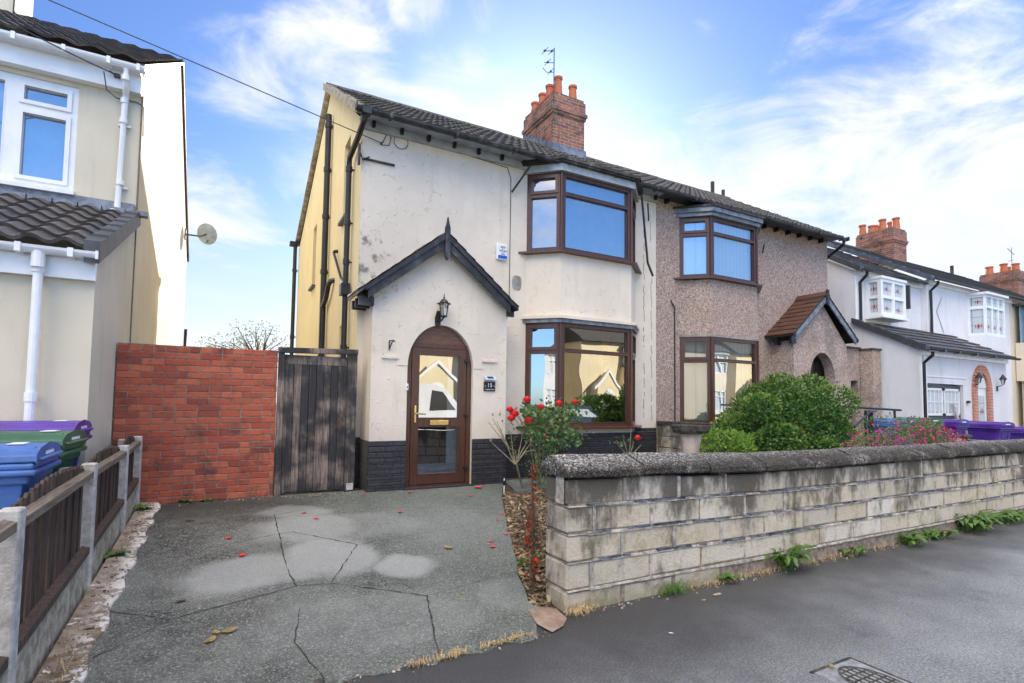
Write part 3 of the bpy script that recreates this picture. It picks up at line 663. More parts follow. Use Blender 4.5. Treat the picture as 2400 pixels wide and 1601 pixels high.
# ================================================================== shared builders
def slices(mb, xs, lo, hi, P):
    for a, b in zip(xs, xs[1:]): mb.quad(P(a, lo(a)), P(b, lo(b)), P(b, hi(b)), P(a, hi(a)))
def arch_wall(mb, x0, x1, z0, apex, y, eave, axx, ac, aw, asp, ah, depth):
    """gabled porch front with an elliptical-headed opening; reveal going +y"""
    N = 22; ax = [ac-aw*math.cos(math.pi*i/N) for i in range(N+1)]
    arch = lambda x: asp+ah*math.sqrt(max(0, 1-((x-ac)/aw)**2))
    top = lambda x: eave+(apex-eave)*(1-abs(x-axx)/((x1-x0)/2))
    P = lambda x, z: (x, y, z)
    for a, b in ((x0, ac-aw), (ac+aw, x1)):
        q = sorted({a, b, *([axx] if a < axx < b else [])}); slices(mb, q, lambda x: z0, top, P)
    q = sorted(set(ax+([axx] if ac-aw < axx < ac+aw else []))); slices(mb, q, arch, top, P)
    for a, b in zip(ax, ax[1:]): mb.quad((a, y, arch(a)), (a, y+depth, arch(a)), (b, y+depth, arch(b)), (b, y, arch(b)))
    for s_ in (-1, 1): x = ac+s_*aw; mb.quad((x, y, z0), (x, y+depth, z0), (x, y+depth, asp), (x, y, asp))
    return arch
def pipe(parent, x, y, z0, z1, r=.05, mt='black', collars=(), name='downpipe', top=None, side='x'):
    b = MB(); pts = [(x, y, z0), (x, y, z1)]+(list(top) if top else []); b.tube(pts, r, 12)
    for z in collars: b.tube([(x, y, z-.04), (x, y, z+.04)], r*1.22, 12); b.box(x-r*.5, x+(.09 if side == 'x' else r*.5), y-.012, y+(.012 if side == 'x' else .09), z-.012, z+.012)
    return b.build(name, mt, parent)
def gable_side(mb, X, y0, yr, y1, ze, zr, z0, holes=(), depth=.1, face=-1, ze2=None):
    """wall on the plane x=X with a pitched top; holes (ya,yb,za,zb)"""
    ze2 = ze if ze2 is None else ze2
    top = lambda y: ze+(zr-ze)*(y-y0)/(yr-y0) if y <= yr else ze2+(zr-ze2)*(y1-y)/(y1-yr)
    ys = sorted({y0, yr, y1, *[h[0] for h in holes], *[h[1] for h in holes]})
    for a, b in zip(ys, ys[1:]):
        mid = (a+b)/2; hs = sorted([h for h in holes if h[0] < mid < h[1]], key=lambda h: h[2]); z = z0
        for h in hs: mb.quad((X, a, z), (X, b, z), (X, b, h[2]), (X, a, h[2])); z = h[3]
        mb.quad((X, a, z), (X, b, z), (X, b, top(b)), (X, a, top(a)))
    q = X-face*depth
    for (a, b, c, e) in holes:
        mb.quad((X, a, c), (q, a, c), (q, a, e), (X, a, e)); mb.quad((X, b, c), (q, b, c), (q, b, e), (X, b, e)); mb.quad((X, a, e), (q, a, e), (q, b, e), (X, b, e)); mb.quad((X, a, c), (q, a, c), (q, b, c), (X, b, c))
    return mb
def main_roof(parent, x0, x1, tile, yg=7.26, zg=5.56, yr=10.62, zr=7.67, y1=15.45, z1=5.78, verge=None, tw=.30, sag=0):
    b = MB(); roof_tiles(b, (x0, yg, zg), (x1, yg, zg), (x0, yr, zr), (x1, yr, zr), tw, .33, .028, .03, 5, 'roman' if tile != 'tilegrey' else 'flat')
    roof_tiles(b, (x1, y1, z1), (x0, y1, z1), (x1, yr, zr), (x0, yr, zr), .6, .6, .02, .02, 4, 'roman')
    n = max(2, int((x1-x0)/.45))
    for i in range(n):   # ridge tiles
        a, c = x0+(x1-x0)*i/n, x0+(x1-x0)*(i+1)/n-.008; z = zr+R.uniform(-.006, .006)
        b.prism([(yr-.15, z-.06), (yr-.08, z+.03), (yr, z+.075), (yr+.08, z+.03), (yr+.15, z-.06)], 0, a, c)
    rf = b.build('roof', tile, parent)
    u = MB(); u.quad((x0, yg+.04, zg-.05), (x1, yg+.04, zg-.05), (x1, yr, zr-.05), (x0, yr, zr-.05)); u.quad((x0, y1, z1-.05), (x1, y1, z1-.05), (x1, yr, zr-.05), (x0, yr, zr-.05)); u.build('underlay', 'darkgrey', rf)
    return rf
def chimney(parent, x0, x1, y0, y1, z0, zc, zt, pots, brick='chim', pot_r=.105):
    b = MB(); b.box(x0, x1, y0, y1, z0, zc)
    b.box(x0-.03, x1+.03, y0-.03, y1+.03, zc, zc+.07); b.box(x0-.055, x1+.055, y0-.055, y1+.055, zc+.07, zc+.15); b.box(x0-.02, x1+.02, y0-.02, y1+.02, zc+.15, zt-.08); b.box(x0+.01, x1-.01, y0+.01, y1-.01, zt-.08, zt)
    c = b.build('chimney', brick, parent)
    for (px, py, h) in pots:
        q = MB(); r = pot_r; q.lathe((px, py, zt-.03), [(r*1.05, 0), (r, .05), (r*.82, h*.75), (r*.82, h-.06), (r*.98, h-.05), (r*1.0, h), (r*.72, h), (r*.7, h-.15)], 14)
        q.build('chimney_pot', 'terra', c, smooth=False)
    return c
def bay_pts(x0, x1, x2, x3, yf, yw): return [(x0, yw), (x1, yf), (x2, yf), (x3, yw)]
def bay(parent, P, bands, wallmat, frame, zup, zlo, up_top=None, blind_up=None, blind_lo=None, plinth=None):
    """splayed two-storey bay: bands = wall z-ranges; zup, zlo = (z0,z1) of windows"""
    for z0, z1 in bands:
        w = MB()
        for a, b in zip(P, P[1:]): w.quad((*a, z0), (*b, z0), (*b, z1), (*a, z1))
        w.build('bay_wall', wallmat, parent)
    for (z0, z1, bl, nm) in ((*zup, blind_up, 'bay_window'), (*zlo, blind_lo, 'bay_window')):
        fr, gl, sa = MB(), MB(), MB(); h = z1-z0; zt = z0+h*.735
        for i, (a, b) in enumerate(zip(P, P[1:])):
            L = math.dist(a, b)
            if i == 1: pn = [(.085, L-.085, z0+.065, zt-.03), (.085, L-.085, zt+.03, z1-.065)]; ss = ()
            else: pn = [(.08, L-.08, z0+.065, zt-.06), (.10, L-.10, zt+.05, z1-.09)]; ss = (1,)
            window(fr, gl, sa, a, b, z0, z1, pn, .0, sash=ss, sw=.05)
        for q in P[1:3]: sa.tube([(q[0], q[1]-.004, z0), (q[0], q[1]-.004, z1)], .026, 6)
        f = fr.build(nm, frame, parent); sa.build('sash', frame, f); gl.build('glass', 'glass', f)
        # sill board following the bay
        s_ = MB(); O_ = [(P[0][0]-.16, P[0][1]-.0), (P[1][0]-.05, P[1][1]-.10), (P[2][0]+.05, P[2][1]-.10), (P[3][0]+.16, P[3][1])]
        I_ = [(P[0][0]+.02, P[0][1]+.0), (P[1][0]+.02, P[1][1]+.03), (P[2][0]-.02, P[2][1]+.03), (P[3][0]-.02, P[3][1])]
        for k in range(3): s_.hexa([(*O_[k], z0-.045), (*O_[k+1], z0-.045), (*I_[k+1], z0-.045), (*I_[k], z0-.045), (*O_[k], z0-.012), (*O_[k+1], z0-.012), (*I_[k+1], z0+.002), (*I_[k], z0+.002)])
        s_.build('sill', frame, f)
        if bl:
            q = MB()
            J = [(P[0][0]+.1, P[0][1]+.06), (P[1][0]+.1, P[1][1]+.14), (P[2][0]-.1, P[2][1]+.14), (P[3][0]-.1, P[3][1]+.06)]
            for a, b in zip(J, J[1:]): q.quad((*a, z0), (*b, z0), (*b, z1), (*a, z1))
            q.build('blind', bl, f)
def ring(P, o):
    """outline of a bay pushed outwards by o"""
    return [(P[0][0]-o*1.2, P[0][1]), (P[1][0]-o*.5, P[1][1]-o), (P[2][0]+o*.5, P[2][1]-o), (P[3][0]+o*1.2, P[3][1])]
def strip(mb, A, B, z0, z1):
    """solid band between two bay outlines A (outer) and B (inner)"""
    for k in range(3): mb.hexa([(*A[k], z0), (*A[k+1], z0), (*B[k+1], z0), (*B[k], z0), (*A[k], z1), (*A[k+1], z1), (*B[k+1], z1), (*B[k], z1)])
def pair_front(parent, x0, x1, P, wallmat, holes=()):
    w = MB(); xa, xb = P[0][0], P[3][0]
    panel(w, (x0, 7.65), (x1, 7.65), .2, 5.62, [(xa-x0+.03, xb-x0-.03, .2, 5.38), *holes], 0)
    return w
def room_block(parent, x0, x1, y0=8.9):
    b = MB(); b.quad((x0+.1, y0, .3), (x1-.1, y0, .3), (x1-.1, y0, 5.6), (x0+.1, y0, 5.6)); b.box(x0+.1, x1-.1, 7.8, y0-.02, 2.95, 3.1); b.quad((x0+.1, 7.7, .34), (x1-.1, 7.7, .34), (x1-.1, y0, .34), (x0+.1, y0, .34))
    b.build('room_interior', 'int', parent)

# ================================================================== CREAM HOUSE
H = thing('cream_house', 'cream stuccoed semi-detached house with black plinth, arched brown door and number plaque', 'house', (1.6, 7.65, .3))
PA = bay_pts(4.37, 4.80, 6.31, 6.76, 7.25, 7.65)
w = pair_front(H, 1.6, 7.28, PA, 'cream', holes=[(.75, 1.45, .2, 2.4)]); w.build('front_wall', 'cream', H)
w = MB(); gable_side(w, 1.6, 7.65, 10.62, 15.3, 5.60, 7.60, .2, [(8.50, 8.98, 4.46, 5.76), (12.02, 12.50, 4.0, 5.36), (8.50, 8.98, 1.5, 2.72)], .12)
w.quad((1.6, 15.3, .2), (7.28, 15.3, .2), (7.28, 15.3, 5.62), (1.6, 15.3, 5.62)); w.build('side_wall', 'side', H)
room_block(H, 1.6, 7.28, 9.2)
for (ya, yb, za, zb) in ((8.50, 8.98, 4.46, 5.76), (12.02, 12.50, 4.0, 5.36), (8.50, 8.98, 1.5, 2.72)):
    f = make_window(H, (1.6, yb), (1.6, ya), za, zb, [(.07, yb-ya-.07, za+.07, zb-.4), (.07, yb-ya-.07, zb-.33, zb-.07)], 'mahog', setback=.10, back='int', name='side_window')
    b = MB(); b.box(1.53, 1.70, ya-.06, yb+.06, za-.05, za-.004); b.build('sill', 'darkgrey', f)
bay(H, PA, [(.2, 1.08), (2.90, 4.0)], 'cream', 'mahog', (4.045, 5.38), (1.13, 2.84), blind_up='curtain')
b = MB(); strip(b, ring(PA, .05), ring(PA, -.03), 2.84, 2.905); b.build('window_flashing', 'lead', H)
b = MB(); strip(b, ring(PA, .085), ring(PA, -.03), 2.905, 2.955); b.build('render_drip', 'cream', H)
b = MB(); strip(b, ring(PA, .07), ring(PA, -.03), 5.38, 5.50); b.build('bay_fascia', 'greyfas', H)
b = MB(); A_ = ring(PA, .14)
b.hexa([(*A_[0], 5.50), (*A_[1], 5.50), (*A_[2], 5.50), (*A_[3], 5.50), (*A_[0], 5.545), (*A_[1], 5.545), (*A_[2], 5.545), (*A_[3], 5.545)])
strip(b, ring(PA, .165), ring(PA, .02), 5.53, 5.585); b.build('bay_roof', 'moss', H)
# cable ties from the bay roof
for pts_, r_q in (([(4.30, 7.42, 5.44), (4.05, 7.60, 5.0)], .017), ([(6.86, 7.42, 5.3), (7.05, 7.60, 5.05)], .014), ([(6.62, 7.32, 5.35), (6.70, 7.25, 4.1), (6.78, 7.2, 3.85)], .022)): b = MB(); b.tube(pts_, r_q, 6); b.build('bay_stay', 'black', H)
# plinth
b = MB(); y = 7.632
def brickrows(mb, x0, x1, z0, z1, y, th=.02):
    n = round((z1-z0)/.077); h = (z1-z0)/n
    for i in range(n):
        x = x0-R.uniform(0, .2)
        while x < x1:
            e = x+.222; a, c = max(x, x0), min(e, x1)
            if c-a > .02: mb.box(a+.002, c-.002, y, y+th+.02, z0+h*i+.005, z0+h*(i+1)-.005, bev=.004, j=.0012)
            x = e+.004
for a_ in ((1.585, 1.69, .25, .97, 7.632), (3.73, 4.39, .25, 1.0, 7.632), (6.72, 7.275, .25, 1.07, 7.632), (4.78, 6.33, .25, 1.02, 7.222), (1.675, 2.185, .25, .975, 7.095), (3.185, 3.745, .25, .975, 7.095)):
    b = MB(); brickrows(b, *a_); b.build('plinth', 'plinth', H)
b = MB()
b.box(1.60, 7.28, 7.640, 7.648, .2, .99); strip(b, ring(PA, .012), ring(PA, -.03), .2, 1.015); b.box(1.682, 2.19, 7.100, 7.109, .2, .965); b.box(3.18, 3.74, 7.100, 7.109, .2, .965); b.box(1.672, 1.688, 7.10, 7.65, .2, .97); b.box(3.732, 3.745, 7.10, 7.65, .2, .97); b.box(1.588, 1.598, 7.64, 15.3, .2, .6); b.build('plinth_backing', 'plinth', H)
# porch
pw = MB(); arch = arch_wall(pw, 1.69, 3.73, .25, 3.85, 7.11, 3.02, 2.68, 2.685, .495, 2.0, .60, .12)
pw.quad((1.69, 7.11, .25), (1.69, 7.66, .25), (1.69, 7.66, 2.82), (1.69, 7.11, 2.82)); pw.quad((3.73, 7.66, .25), (3.73, 7.11, .25), (3.73, 7.11, 2.82), (3.73, 7.66, 2.82))
N = 24
for i in range(N):   # raised band round the arch
    a0, a1 = math.pi*i/N, math.pi*(i+1)/N
    f_ = lambda a, o: (2.685-(.495+o)*math.cos(a), 2.0+(.60+o)*math.sin(a))
    (xa, za), (xb, zb), (xc, zc_), (xd, zd) = f_(a0, 0), f_(a1, 0), f_(a1, .16), f_(a0, .16)
    pw.quad((xa, 7.102, za), (xb, 7.102, zb), (xc, 7.102, zc_), (xd, 7.102, zd)); pw.quad((xd, 7.102, zd), (xc, 7.102, zc_), (xc, 7.111, zc_), (xd, 7.111, zd)); pw.quad((xa, 7.102, za), (xb, 7.102, zb), (xb, 7.111, zb), (xa, 7.111, za))
pw.box(1.83, 2.06, 7.085, 7.115, 2.085, 2.115); pw.box(3.32, 3.57, 7.085, 7.115, 2.105, 2.14)
pw.build('porch_wall', 'cream', H)
# porch roof: apex 3.93 at x 2.67
ax_, az, ex0, ex1, ez = 2.67, 3.92, 1.46, 3.84, 2.95
b = MB()
for s_, e_ in ((-1, ex0), (1, ex1)):
    n = 5
    roof_tiles(b, (e_, 6.93, ez), (e_, 7.66, ez), (ax_, 6.93, az), (ax_, 7.66, az), .18, .2, .0, .014, 2, 'flat', .002) if s_ > 0 else roof_tiles(b, (e_, 7.66, ez), (e_, 6.93, ez), (ax_, 7.66, az), (ax_, 6.93, az), .18, .2, .0, .014, 2, 'flat', .002)
rfp = b.build('porch_roof', 'tile', H)
b = MB()
for e_ in (ex0, ex1):
    for z_, y0_, y1_, t_ in ((0., 6.935, 7.0, .045),):
        b.hexa([(e_, 6.94, ez-.05), (ax_, 6.94, az-.05), (ax_, 7.66, az-.05), (e_, 7.66, ez-.05), (e_, 6.94, ez-.008), (ax_, 6.94, az-.008), (ax_, 7.66, az-.008), (e_, 7.66, ez-.008)])
b.build('roof_deck', 'bltimber', rfp)
for e_ in (ex0, ex1):
    s_ = 1 if e_ > ax_ else -1; k = (az-ez)/(abs(ax_-e_)); b = MB(); xa = e_-s_*.13; za = ez+k*.13
    b.prism([(xa, za-.205), (xa, za-.05), (ax_, az-.05), (ax_, az-.225)], 1, 6.955, 6.985)
    b.prism([(xa+s_*.03, za-.10), (xa+s_*.03, za-.045), (ax_, az-.05), (ax_, az-.10)], 1, 6.935, 6.953)
    b.build('bargeboard', 'bltimber', rfp)
b = MB(); b.prism([(ax_-.035, 3.55), (ax_, 3.50), (ax_+.035, 3.55), (ax_+.035, 3.96), (ax_+.018, 4.02), (ax_, 4.12), (ax_-.018, 4.02), (ax_-.035, 3.96)], 1, 6.90, 6.952); b.build('finial', 'bltimber', rfp)
for yy in (7.08, 7.3, 7.5):
    b = MB(); b.box(1.50, 1.70, yy, yy+.05, 2.78, 2.90); b.build('rafter_end', 'bltimber', rfp); b = MB(); b.box(3.72, 3.84, yy, yy+.05, 2.82, 2.92); b.build('rafter_end', 'bltimber', rfp)
b = MB()
for (xa, xb, za, zb) in ((ex0, ax_, ez, az), (ex1, ax_, ez, az)):
    n = 14
    for i in range(n):
        t0, t1 = i/n, (i+1)/n; r_ = R.uniform(.01, .03); b.hexa([(xa+(xb-xa)*t0, 7.61, za+(zb-za)*t0), (xa+(xb-xa)*t1, 7.61, za+(zb-za)*t1), (xa+(xb-xa)*t1, 7.66, za+(zb-za)*t1), (xa+(xb-xa)*t0, 7.66, za+(zb-za)*t0), (xa+(xb-xa)*t0, 7.63, za+(zb-za)*t0+.03+r_), (xa+(xb-xa)*t1, 7.63, za+(zb-za)*t1+.03+r_), (xa+(xb-xa)*t1, 7.66, za+(zb-za)*t1+.03+r_), (xa+(xb-xa)*t0, 7.66, za+(zb-za)*t0+.03+r_)])
b.build('mortar_fillet', 'verge', rfp)
# door set
D = MB()
ys_, yb_ = 7.165, 7.235
N = 22; out = lambda x: 2.0+.60*math.sqrt(max(0, 1-((x-2.685)/.495)**2))-.004
fr = MB()
for (xa, xb) in ((2.192, 2.262), (3.108, 3.178)):
    za = 2.0+.6*math.sqrt(max(0, 1-((xa-2.685)/.495)**2)); zb = 2.0+.6*math.sqrt(max(0, 1-((xb-2.685)/.495)**2)); fr.hexa([(xa, ys_, .315), (xb, ys_, .315), (xb, yb_, .315), (xa, yb_, .315), (xa, ys_, max(2., za)), (xb, ys_, max(2., zb)), (xb, yb_, max(2., zb)), (xa, yb_, max(2., za))])
fr.box(2.262, 3.108, ys_, yb_, 2.275, 2.335); fr.box(2.262, 3.108, ys_, yb_, .315, .34)
ar = MB()
for i in range(N):
    a = 2.262+(3.108-2.262)*i/N; c = 2.262+(3.108-2.262)*(i+1)/N; ar.quad((a, 7.185, 2.335), (c, 7.185, 2.335), (c, 7.185, max(2.336, out(c))), (a, 7.185, max(2.336, out(a))))
dr = fr.build('door_frame', 'mahog', H); ar.build('arched_panel', 'mahoglt', dr)
lf = MB(); gl = MB(); sa = MB()
window(lf, gl, sa, (2.272, 7.165), (3.098, 7.165), .35, 2.27, [(.11, .716, 1.28-.0, 2.165), (.11, .716, .49, 1.15)], 0., .05); 
for v in sa.v: pass
d_ = lf.build('door', 'mahog', H); sa.build('glazing_bead', 'mahog', d_); gl.build('glass', 'glass', d_)
b = MB(); b.box(2.55, 2.83, 7.150, 7.162, 1.175, 1.245, bev=.004); b.box(2.575, 2.805, 7.145, 7.151, 1.19, 1.23); b.build('letterbox', 'gold', d_)
b = MB(); b.box(2.315, 2.345, 7.145, 7.163, 1.21, 1.45, bev=.004); b.tube([(2.33, 7.15, 1.34), (2.33, 7.115, 1.34), (2.36, 7.108, 1.338), (2.47, 7.108, 1.33)], .010, 8); b.build('handle', 'gold', d_)
for z in (2.1, 1.31, .56):
    b = MB(); b.box(3.065, 3.135, 7.135, 7.164, z-.015, z+.02, bev=.004); b.tube([(3.10, 7.148, z-.06), (3.10, 7.148, z+.04)], .011, 8); b.build('hinge', 'black', d_)
b = MB(); b.box(2.30, 2.95, 7.62, 7.66, .35, 2.3); b.build('inner_wall', 'int', H)
b = MB(); b.box(2.84, 3.02, 7.25, 7.28, .345, 2.25); b.box(2.28, 2.84, 7.25, 7.28, .345, .62); b.build('inner_door', 'upvc', H)
b = MB(); b.box(2.175, 2.205, 7.088, 7.112, 1.66, 1.75, bev=.004); bell = b.build('doorbell', 'upvc', H)
b = MB(); b.box(2.184, 2.196, 7.084, 7.089, 1.69, 1.715); b.build('button', 'black', bell)
b = MB(); b.box(2.16, 3.21, 7.06, 7.24, .285, .316); b.build('doorstep', 'plinth', H)
# lantern
b = MB(); lx_, ly = 2.66, 6.985
b.prism([(2.57, 2.60), (2.61, 2.575), (2.65, 2.60), (2.655, 2.70), (2.635, 2.80), (2.60, 2.80), (2.568, 2.70)], 1, 7.085, 7.109)
b.tube([(2.61, 7.09, 2.66), (2.62, 7.04, 2.645), (2.64, 7.0, 2.66), (lx_, ly, 2.70)], .013, 8); b.lathe((lx_, ly, 2.695), [(.02, 0), (.05, .012), (.05, .02), (.03, .024)], 12)
lamp = b.build('porch_lantern', 'black', H)
b = MB(); b.lathe((lx_, ly, 2.885), [(.098, 0), (.10, .006), (.065, .016), (.060, .03), (.04, .06), (.014, .075), (.008, .08), (.014, .095), (.006, .105), (.004, .15)], 18)
for q in range(6):
    a = math.pi*q/3; b.tube([(lx_+.043*math.cos(a), ly+.043*math.sin(a), 2.715), (lx_+.068*math.cos(a), ly+.068*math.sin(a), 2.887)], .0045, 5)
b.build('lantern_cage', 'black', lamp)
b = MB(); k = 6
for q in range(k):
    a0, a1 = math.pi*q/3, math.pi*(q+1)/3; b.quad((lx_+.042*math.cos(a0), ly+.042*math.sin(a0), 2.715), (lx_+.042*math.cos(a1), ly+.042*math.sin(a1), 2.715), (lx_+.066*math.cos(a1), ly+.066*math.sin(a1), 2.886), (lx_+.066*math.cos(a0), ly+.066*math.sin(a0), 2.886))
b.build('lantern_glass', 'glassl', lamp)
b = MB(); b.tube([(lx_, ly, 2.71), (lx_, ly, 2.75)], .012, 8); b.tube([(lx_, ly, 2.75), (lx_, ly, 2.84)], [.012, .018], 10); b.build('bulb', 'upvc', lamp)
# plaque, solar lamp, hook, alarm
b = MB(); b.box(3.355, 3.54, 7.088, 7.109, 1.675, 1.815, bev=.003); pq = b.build('number_plaque', 'slatep', H)
text('15', .085, (3.447, 7.0865, 1.762), 'sticker', pq); text('Longdown Road', .0225, (3.447, 7.0865, 1.70), 'sticker', pq)
for x in (3.373, 3.523): b = MB(); b.tube([(x, 7.084, 1.748), (x, 7.09, 1.748)], .006, 8); b.build('screw', 'sticker', pq)
b = MB(); b.hexa([(3.36, 7.04, 1.838), (3.54, 7.04, 1.838), (3.54, 7.108, 1.84), (3.36, 7.108, 1.84), (3.36, 7.045, 1.85), (3.54, 7.045, 1.85), (3.54, 7.108, 1.90), (3.36, 7.108, 1.90)]); sl_ = b.build('solar_lamp', 'silver', H)
b = MB(); b.quad((3.40, 7.0555, 1.862), (3.50, 7.0555, 1.862), (3.50, 7.094, 1.893), (3.40, 7.094, 1.893)); b.build('solar_cell', 'solar', sl_)
b = MB(); b.tube([(1.925, 7.10, 2.33), (1.925, 7.10, 2.20)], .008, 6); b.tube([(1.925, 7.10, 2.21), (1.945, 7.03, 2.30), (1.96, 7.0, 2.325), (1.97, 6.985, 2.30)], .008, 6); b.tube([(1.925, 7.1, 2.325), (1.955, 7.01, 2.325)], .007, 6); b.build('basket_hook', 'black', H)
b = MB(); b.box(3.79, 3.985, 7.60, 7.652, 3.84, 4.10, bev=.012); al = b.build('alarm_box', 'upvc', H)
b = MB(); b.box(3.81, 3.975, 7.594, 7.602, 3.86, 3.91, bev=.003); b.build('strobe', 'blue', al)
text('aps', .07, (3.90, 7.598, 4.055), 'navy', al)
b = MB()
for q in range(20):
    a0, a1 = 2*math.pi*q/20, 2*math.pi*(q+1)/20
    f = lambda a, r: (3.90+r*math.cos(a), 7.597, 3.985+r*.85*math.sin(a)); b.quad(f(a0, .034), f(a1, .034), f(a1, .029), f(a0, .029))
b.box(3.845, 3.955, 7.5955, 7.5975, 3.982, 3.992); b.box(3.838, 3.848, 7.5955, 7.5975, 3.975, 4.0); b.box(3.952, 3.962, 7.5955, 7.5975, 3.975, 4.0); b.box(3.87, 3.93, 7.5955, 7.5975, 3.945, 3.950); b.box(3.855, 3.945, 7.5955, 7.5975, 3.922, 3.929); b.build('emblem', 'navy', al)
b = MB(); k = 14; b.poly([(4.19+.09*math.copysign(abs(math.cos(2*math.pi*q/k))**.6, math.cos(2*math.pi*q/k))+R.uniform(-.004, .004), 7.646, 3.50+.125*math.copysign(abs(math.sin(2*math.pi*q/k))**.6, math.sin(2*math.pi*q/k))) for q in range(k)]); b.build('cement_patch', 'cement', H)
# wall cracks and cables
def squiggle(mb, x, z0, z1, y, w=.006, broken=True):
    z = z0
    while z < z1:
        l = R.uniform(.03, .12)
        if not broken or R.random() < .72: xx = x+R.uniform(-.012, .012); mb.box(xx-w*R.uniform(.3, 1), xx+w*R.uniform(.3, 1), y-.003, y+.002, z, min(z1, z+l))
        z += l*R.uniform(.8, 1.1)
b = MB(); squiggle(b, 6.97, 1.2, 5.3, 7.648, .008); squiggle(b, 7.16, 1.2, 4.1, 7.648, .007); squiggle(b, 7.14, 4.6, 5.2, 7.648, .006)
b.build('wall_crack', 'stone', H)
b = MB(); b.tube([(3.76, 7.645, 2.75), (3.755, 7.11+.53, 1.0)], .006, 5); b.tube([(4.05, 7.643, 3.0), (4.05, 7.643, 5.25), (3.98, 7.643, 5.42), (3.2, 7.643, 5.46), (2.4, 7.643, 5.47), (2.08, 7.643, 5.52), (1.95, 7.643, 5.48)], .006, 5)
lp = [(1.95+.01, 5.48), (1.9, 5.33), (1.87, 5.28), (1.99, 5.30), (2.02, 5.42), (1.98, 5.5)]
b.tube([(x, 7.64, z) for x, z in lp], .007, 5)
b.tube([(2.17+.11*math.cos(a*.5), 7.64, 5.40+.11*math.sin(a*.5)) for a in range(14)], .005, 5, cap=False); b.build('wall_cable', 'darkgrey', H)
b = MB(); b.tube([(1.56, 7.62, 5.12), (1.60, 7.60, 4.98), (1.70, 7.60, 5.04)], .012, 6); b.box(1.62, 2.08, 7.615, 7.645, 5.0, 5.025); b.box(1.54, 1.57, 7.58, 7.64, 4.9, 5.2); b.build('old_bracket', 'gutter', H)
# roof, gutter, rafter feet
rf = main_roof(H, 1.50, 7.28, 'tile')
b = MB(); n = 10
for i in range(n):
    t0, t1 = i/n, (i+1)/n-.004
    f = lambda t: (7.28+(10.62-7.28)*t, 5.57+(7.67-5.57)*t)
    (ya, za), (yb, zb) = f(t0), f(t1); b.hexa([(1.44, ya, za-.10), (1.60, ya, za-.10), (1.60, yb, zb-.10), (1.44, yb, zb-.10), (1.44, ya, za+.055), (1.60, ya, za+.055), (1.60, yb, zb+.03), (1.44, yb, zb+.03)])
for i in range(10):
    t0, t1 = i/10, (i+1)/10; f = lambda t: (15.45+(10.62-15.45)*t, 5.78+(7.67-5.78)*t)
    (ya, za), (yb, zb) = f(t0), f(t1); b.hexa([(1.50, ya, za-.06), (1.60, ya, za-.06), (1.60, yb, zb-.06), (1.50, yb, zb-.06), (1.50, ya, za+.03), (1.60, ya, za+.03), (1.60, yb, zb+.03), (1.50, yb, zb+.03)])
b.build('verge', 'verge', rf)
b = MB(); gutter(b, 1.42, 7.28, 7.24, 5.545, .055); b.box(1.415, 1.43, 7.18, 7.30, 5.51, 5.58)
for x in (1.9, 2.9, 3.9, 4.9, 5.9, 6.9): b.box(x-.02, x+.02, 7.18, 7.30, 5.485, 5.55)
b.box(1.50, 1.62, 7.18, 7.30, 5.46, 5.55); gu = b.build('gutter', 'gutter', H)
b = MB(); b.box(1.55, 7.28, 7.33, 7.65, 5.57, 5.60); b.box(1.6, 7.28, 7.60, 7.655, 5.45, 5.6); b.build('soffit', 'greyfas', H)
x = 1.72
while x < 7.2:
    if not 4.3 < x < 6.8: b = MB(); b.box(x, x+.045, 7.54, 7.66, 5.485, 5.57); b.build('rafter_foot', 'black', H)
    x += .42
pipe(H, 1.52, 8.15, 3.22, 5.05, .042, collars=(5.03, 4.2, 3.6), top=[(1.52, 8.12, 5.2), (1.54, 7.55, 5.33), (1.55, 7.30, 5.42), (1.55, 7.26, 5.52)])
b = MB(); b.box(1.44, 1.57, 8.05, 8.22, 3.08, 3.26, bev=.01); b.build('rainwater_head', 'black', H)
pipe(H, 1.52, 8.15, .3, 3.10, .042, collars=(2.3, 1.4))
pipe(H, 1.52, 10.28, .3, 6.92, .055, collars=(6.7, 5.85, 4.95, 3.9, 2.3), name='soil_pipe')
b = MB(); b.tube([(1.52, 10.28, 3.25), (1.52, 9.95, 3.36), (1.52, 9.72, 3.55), (1.54, 9.62, 3.6), (1.62, 9.6, 3.62)], .045, 10); b.tube([(1.53, 9.34, 4.04), (1.53, 8.6, 3.45), (1.52, 8.2, 3.3)], .022, 8); b.tube([(1.6, 9.34, 4.07), (1.53, 9.34, 4.05)], .03, 8); b.build('waste_pipe', 'black', H)
pipe(H, 1.50, 15.25, .3, 5.70, .05, collars=(5.0, 3.2)); b = MB(); b.box(1.36, 1.56, 15.17, 15.40, 5.68, 5.78); b.build('gutter_end', 'black', H)
ch = chimney(H, 6.27, 7.14, 9.84, 11.15, 7.0, 8.10, 8.60, [(6.45, 10.95, .34), (6.45, 10.6, .38), (6.45, 10.28, .42), (6.52, 10.02, .50), (6.90, 9.98, .38), (6.85, 10.4, .22), (6.9, 10.8, .3)])
b = MB(); b.box(6.24, 7.17, 9.80, 9.845, 7.15, 7.38)
for i in range(9): yy = 9.84+i*.15; b.box(6.245, 6.275, yy, yy+.14, 7.15+.1*i*.9, 7.40+.1*i*.9)
b.build('lead_flashing', 'lead', ch)
b = MB(); b.tube([(6.26, 9.80, 7.9), (6.26, 9.80, 9.55)], .012, 6); b.tube([(6.26, 9.80, 9.50), (5.98, 9.82, 9.42)], .009, 6); b.tube([(6.26, 9.8, 9.22), (6.02, 9.83, 9.17)], .008, 6); b.tube([(6.26, 9.8, 9.0), (6.08, 9.83, 8.96), (5.98, 9.83, 9.03)], .008, 6)
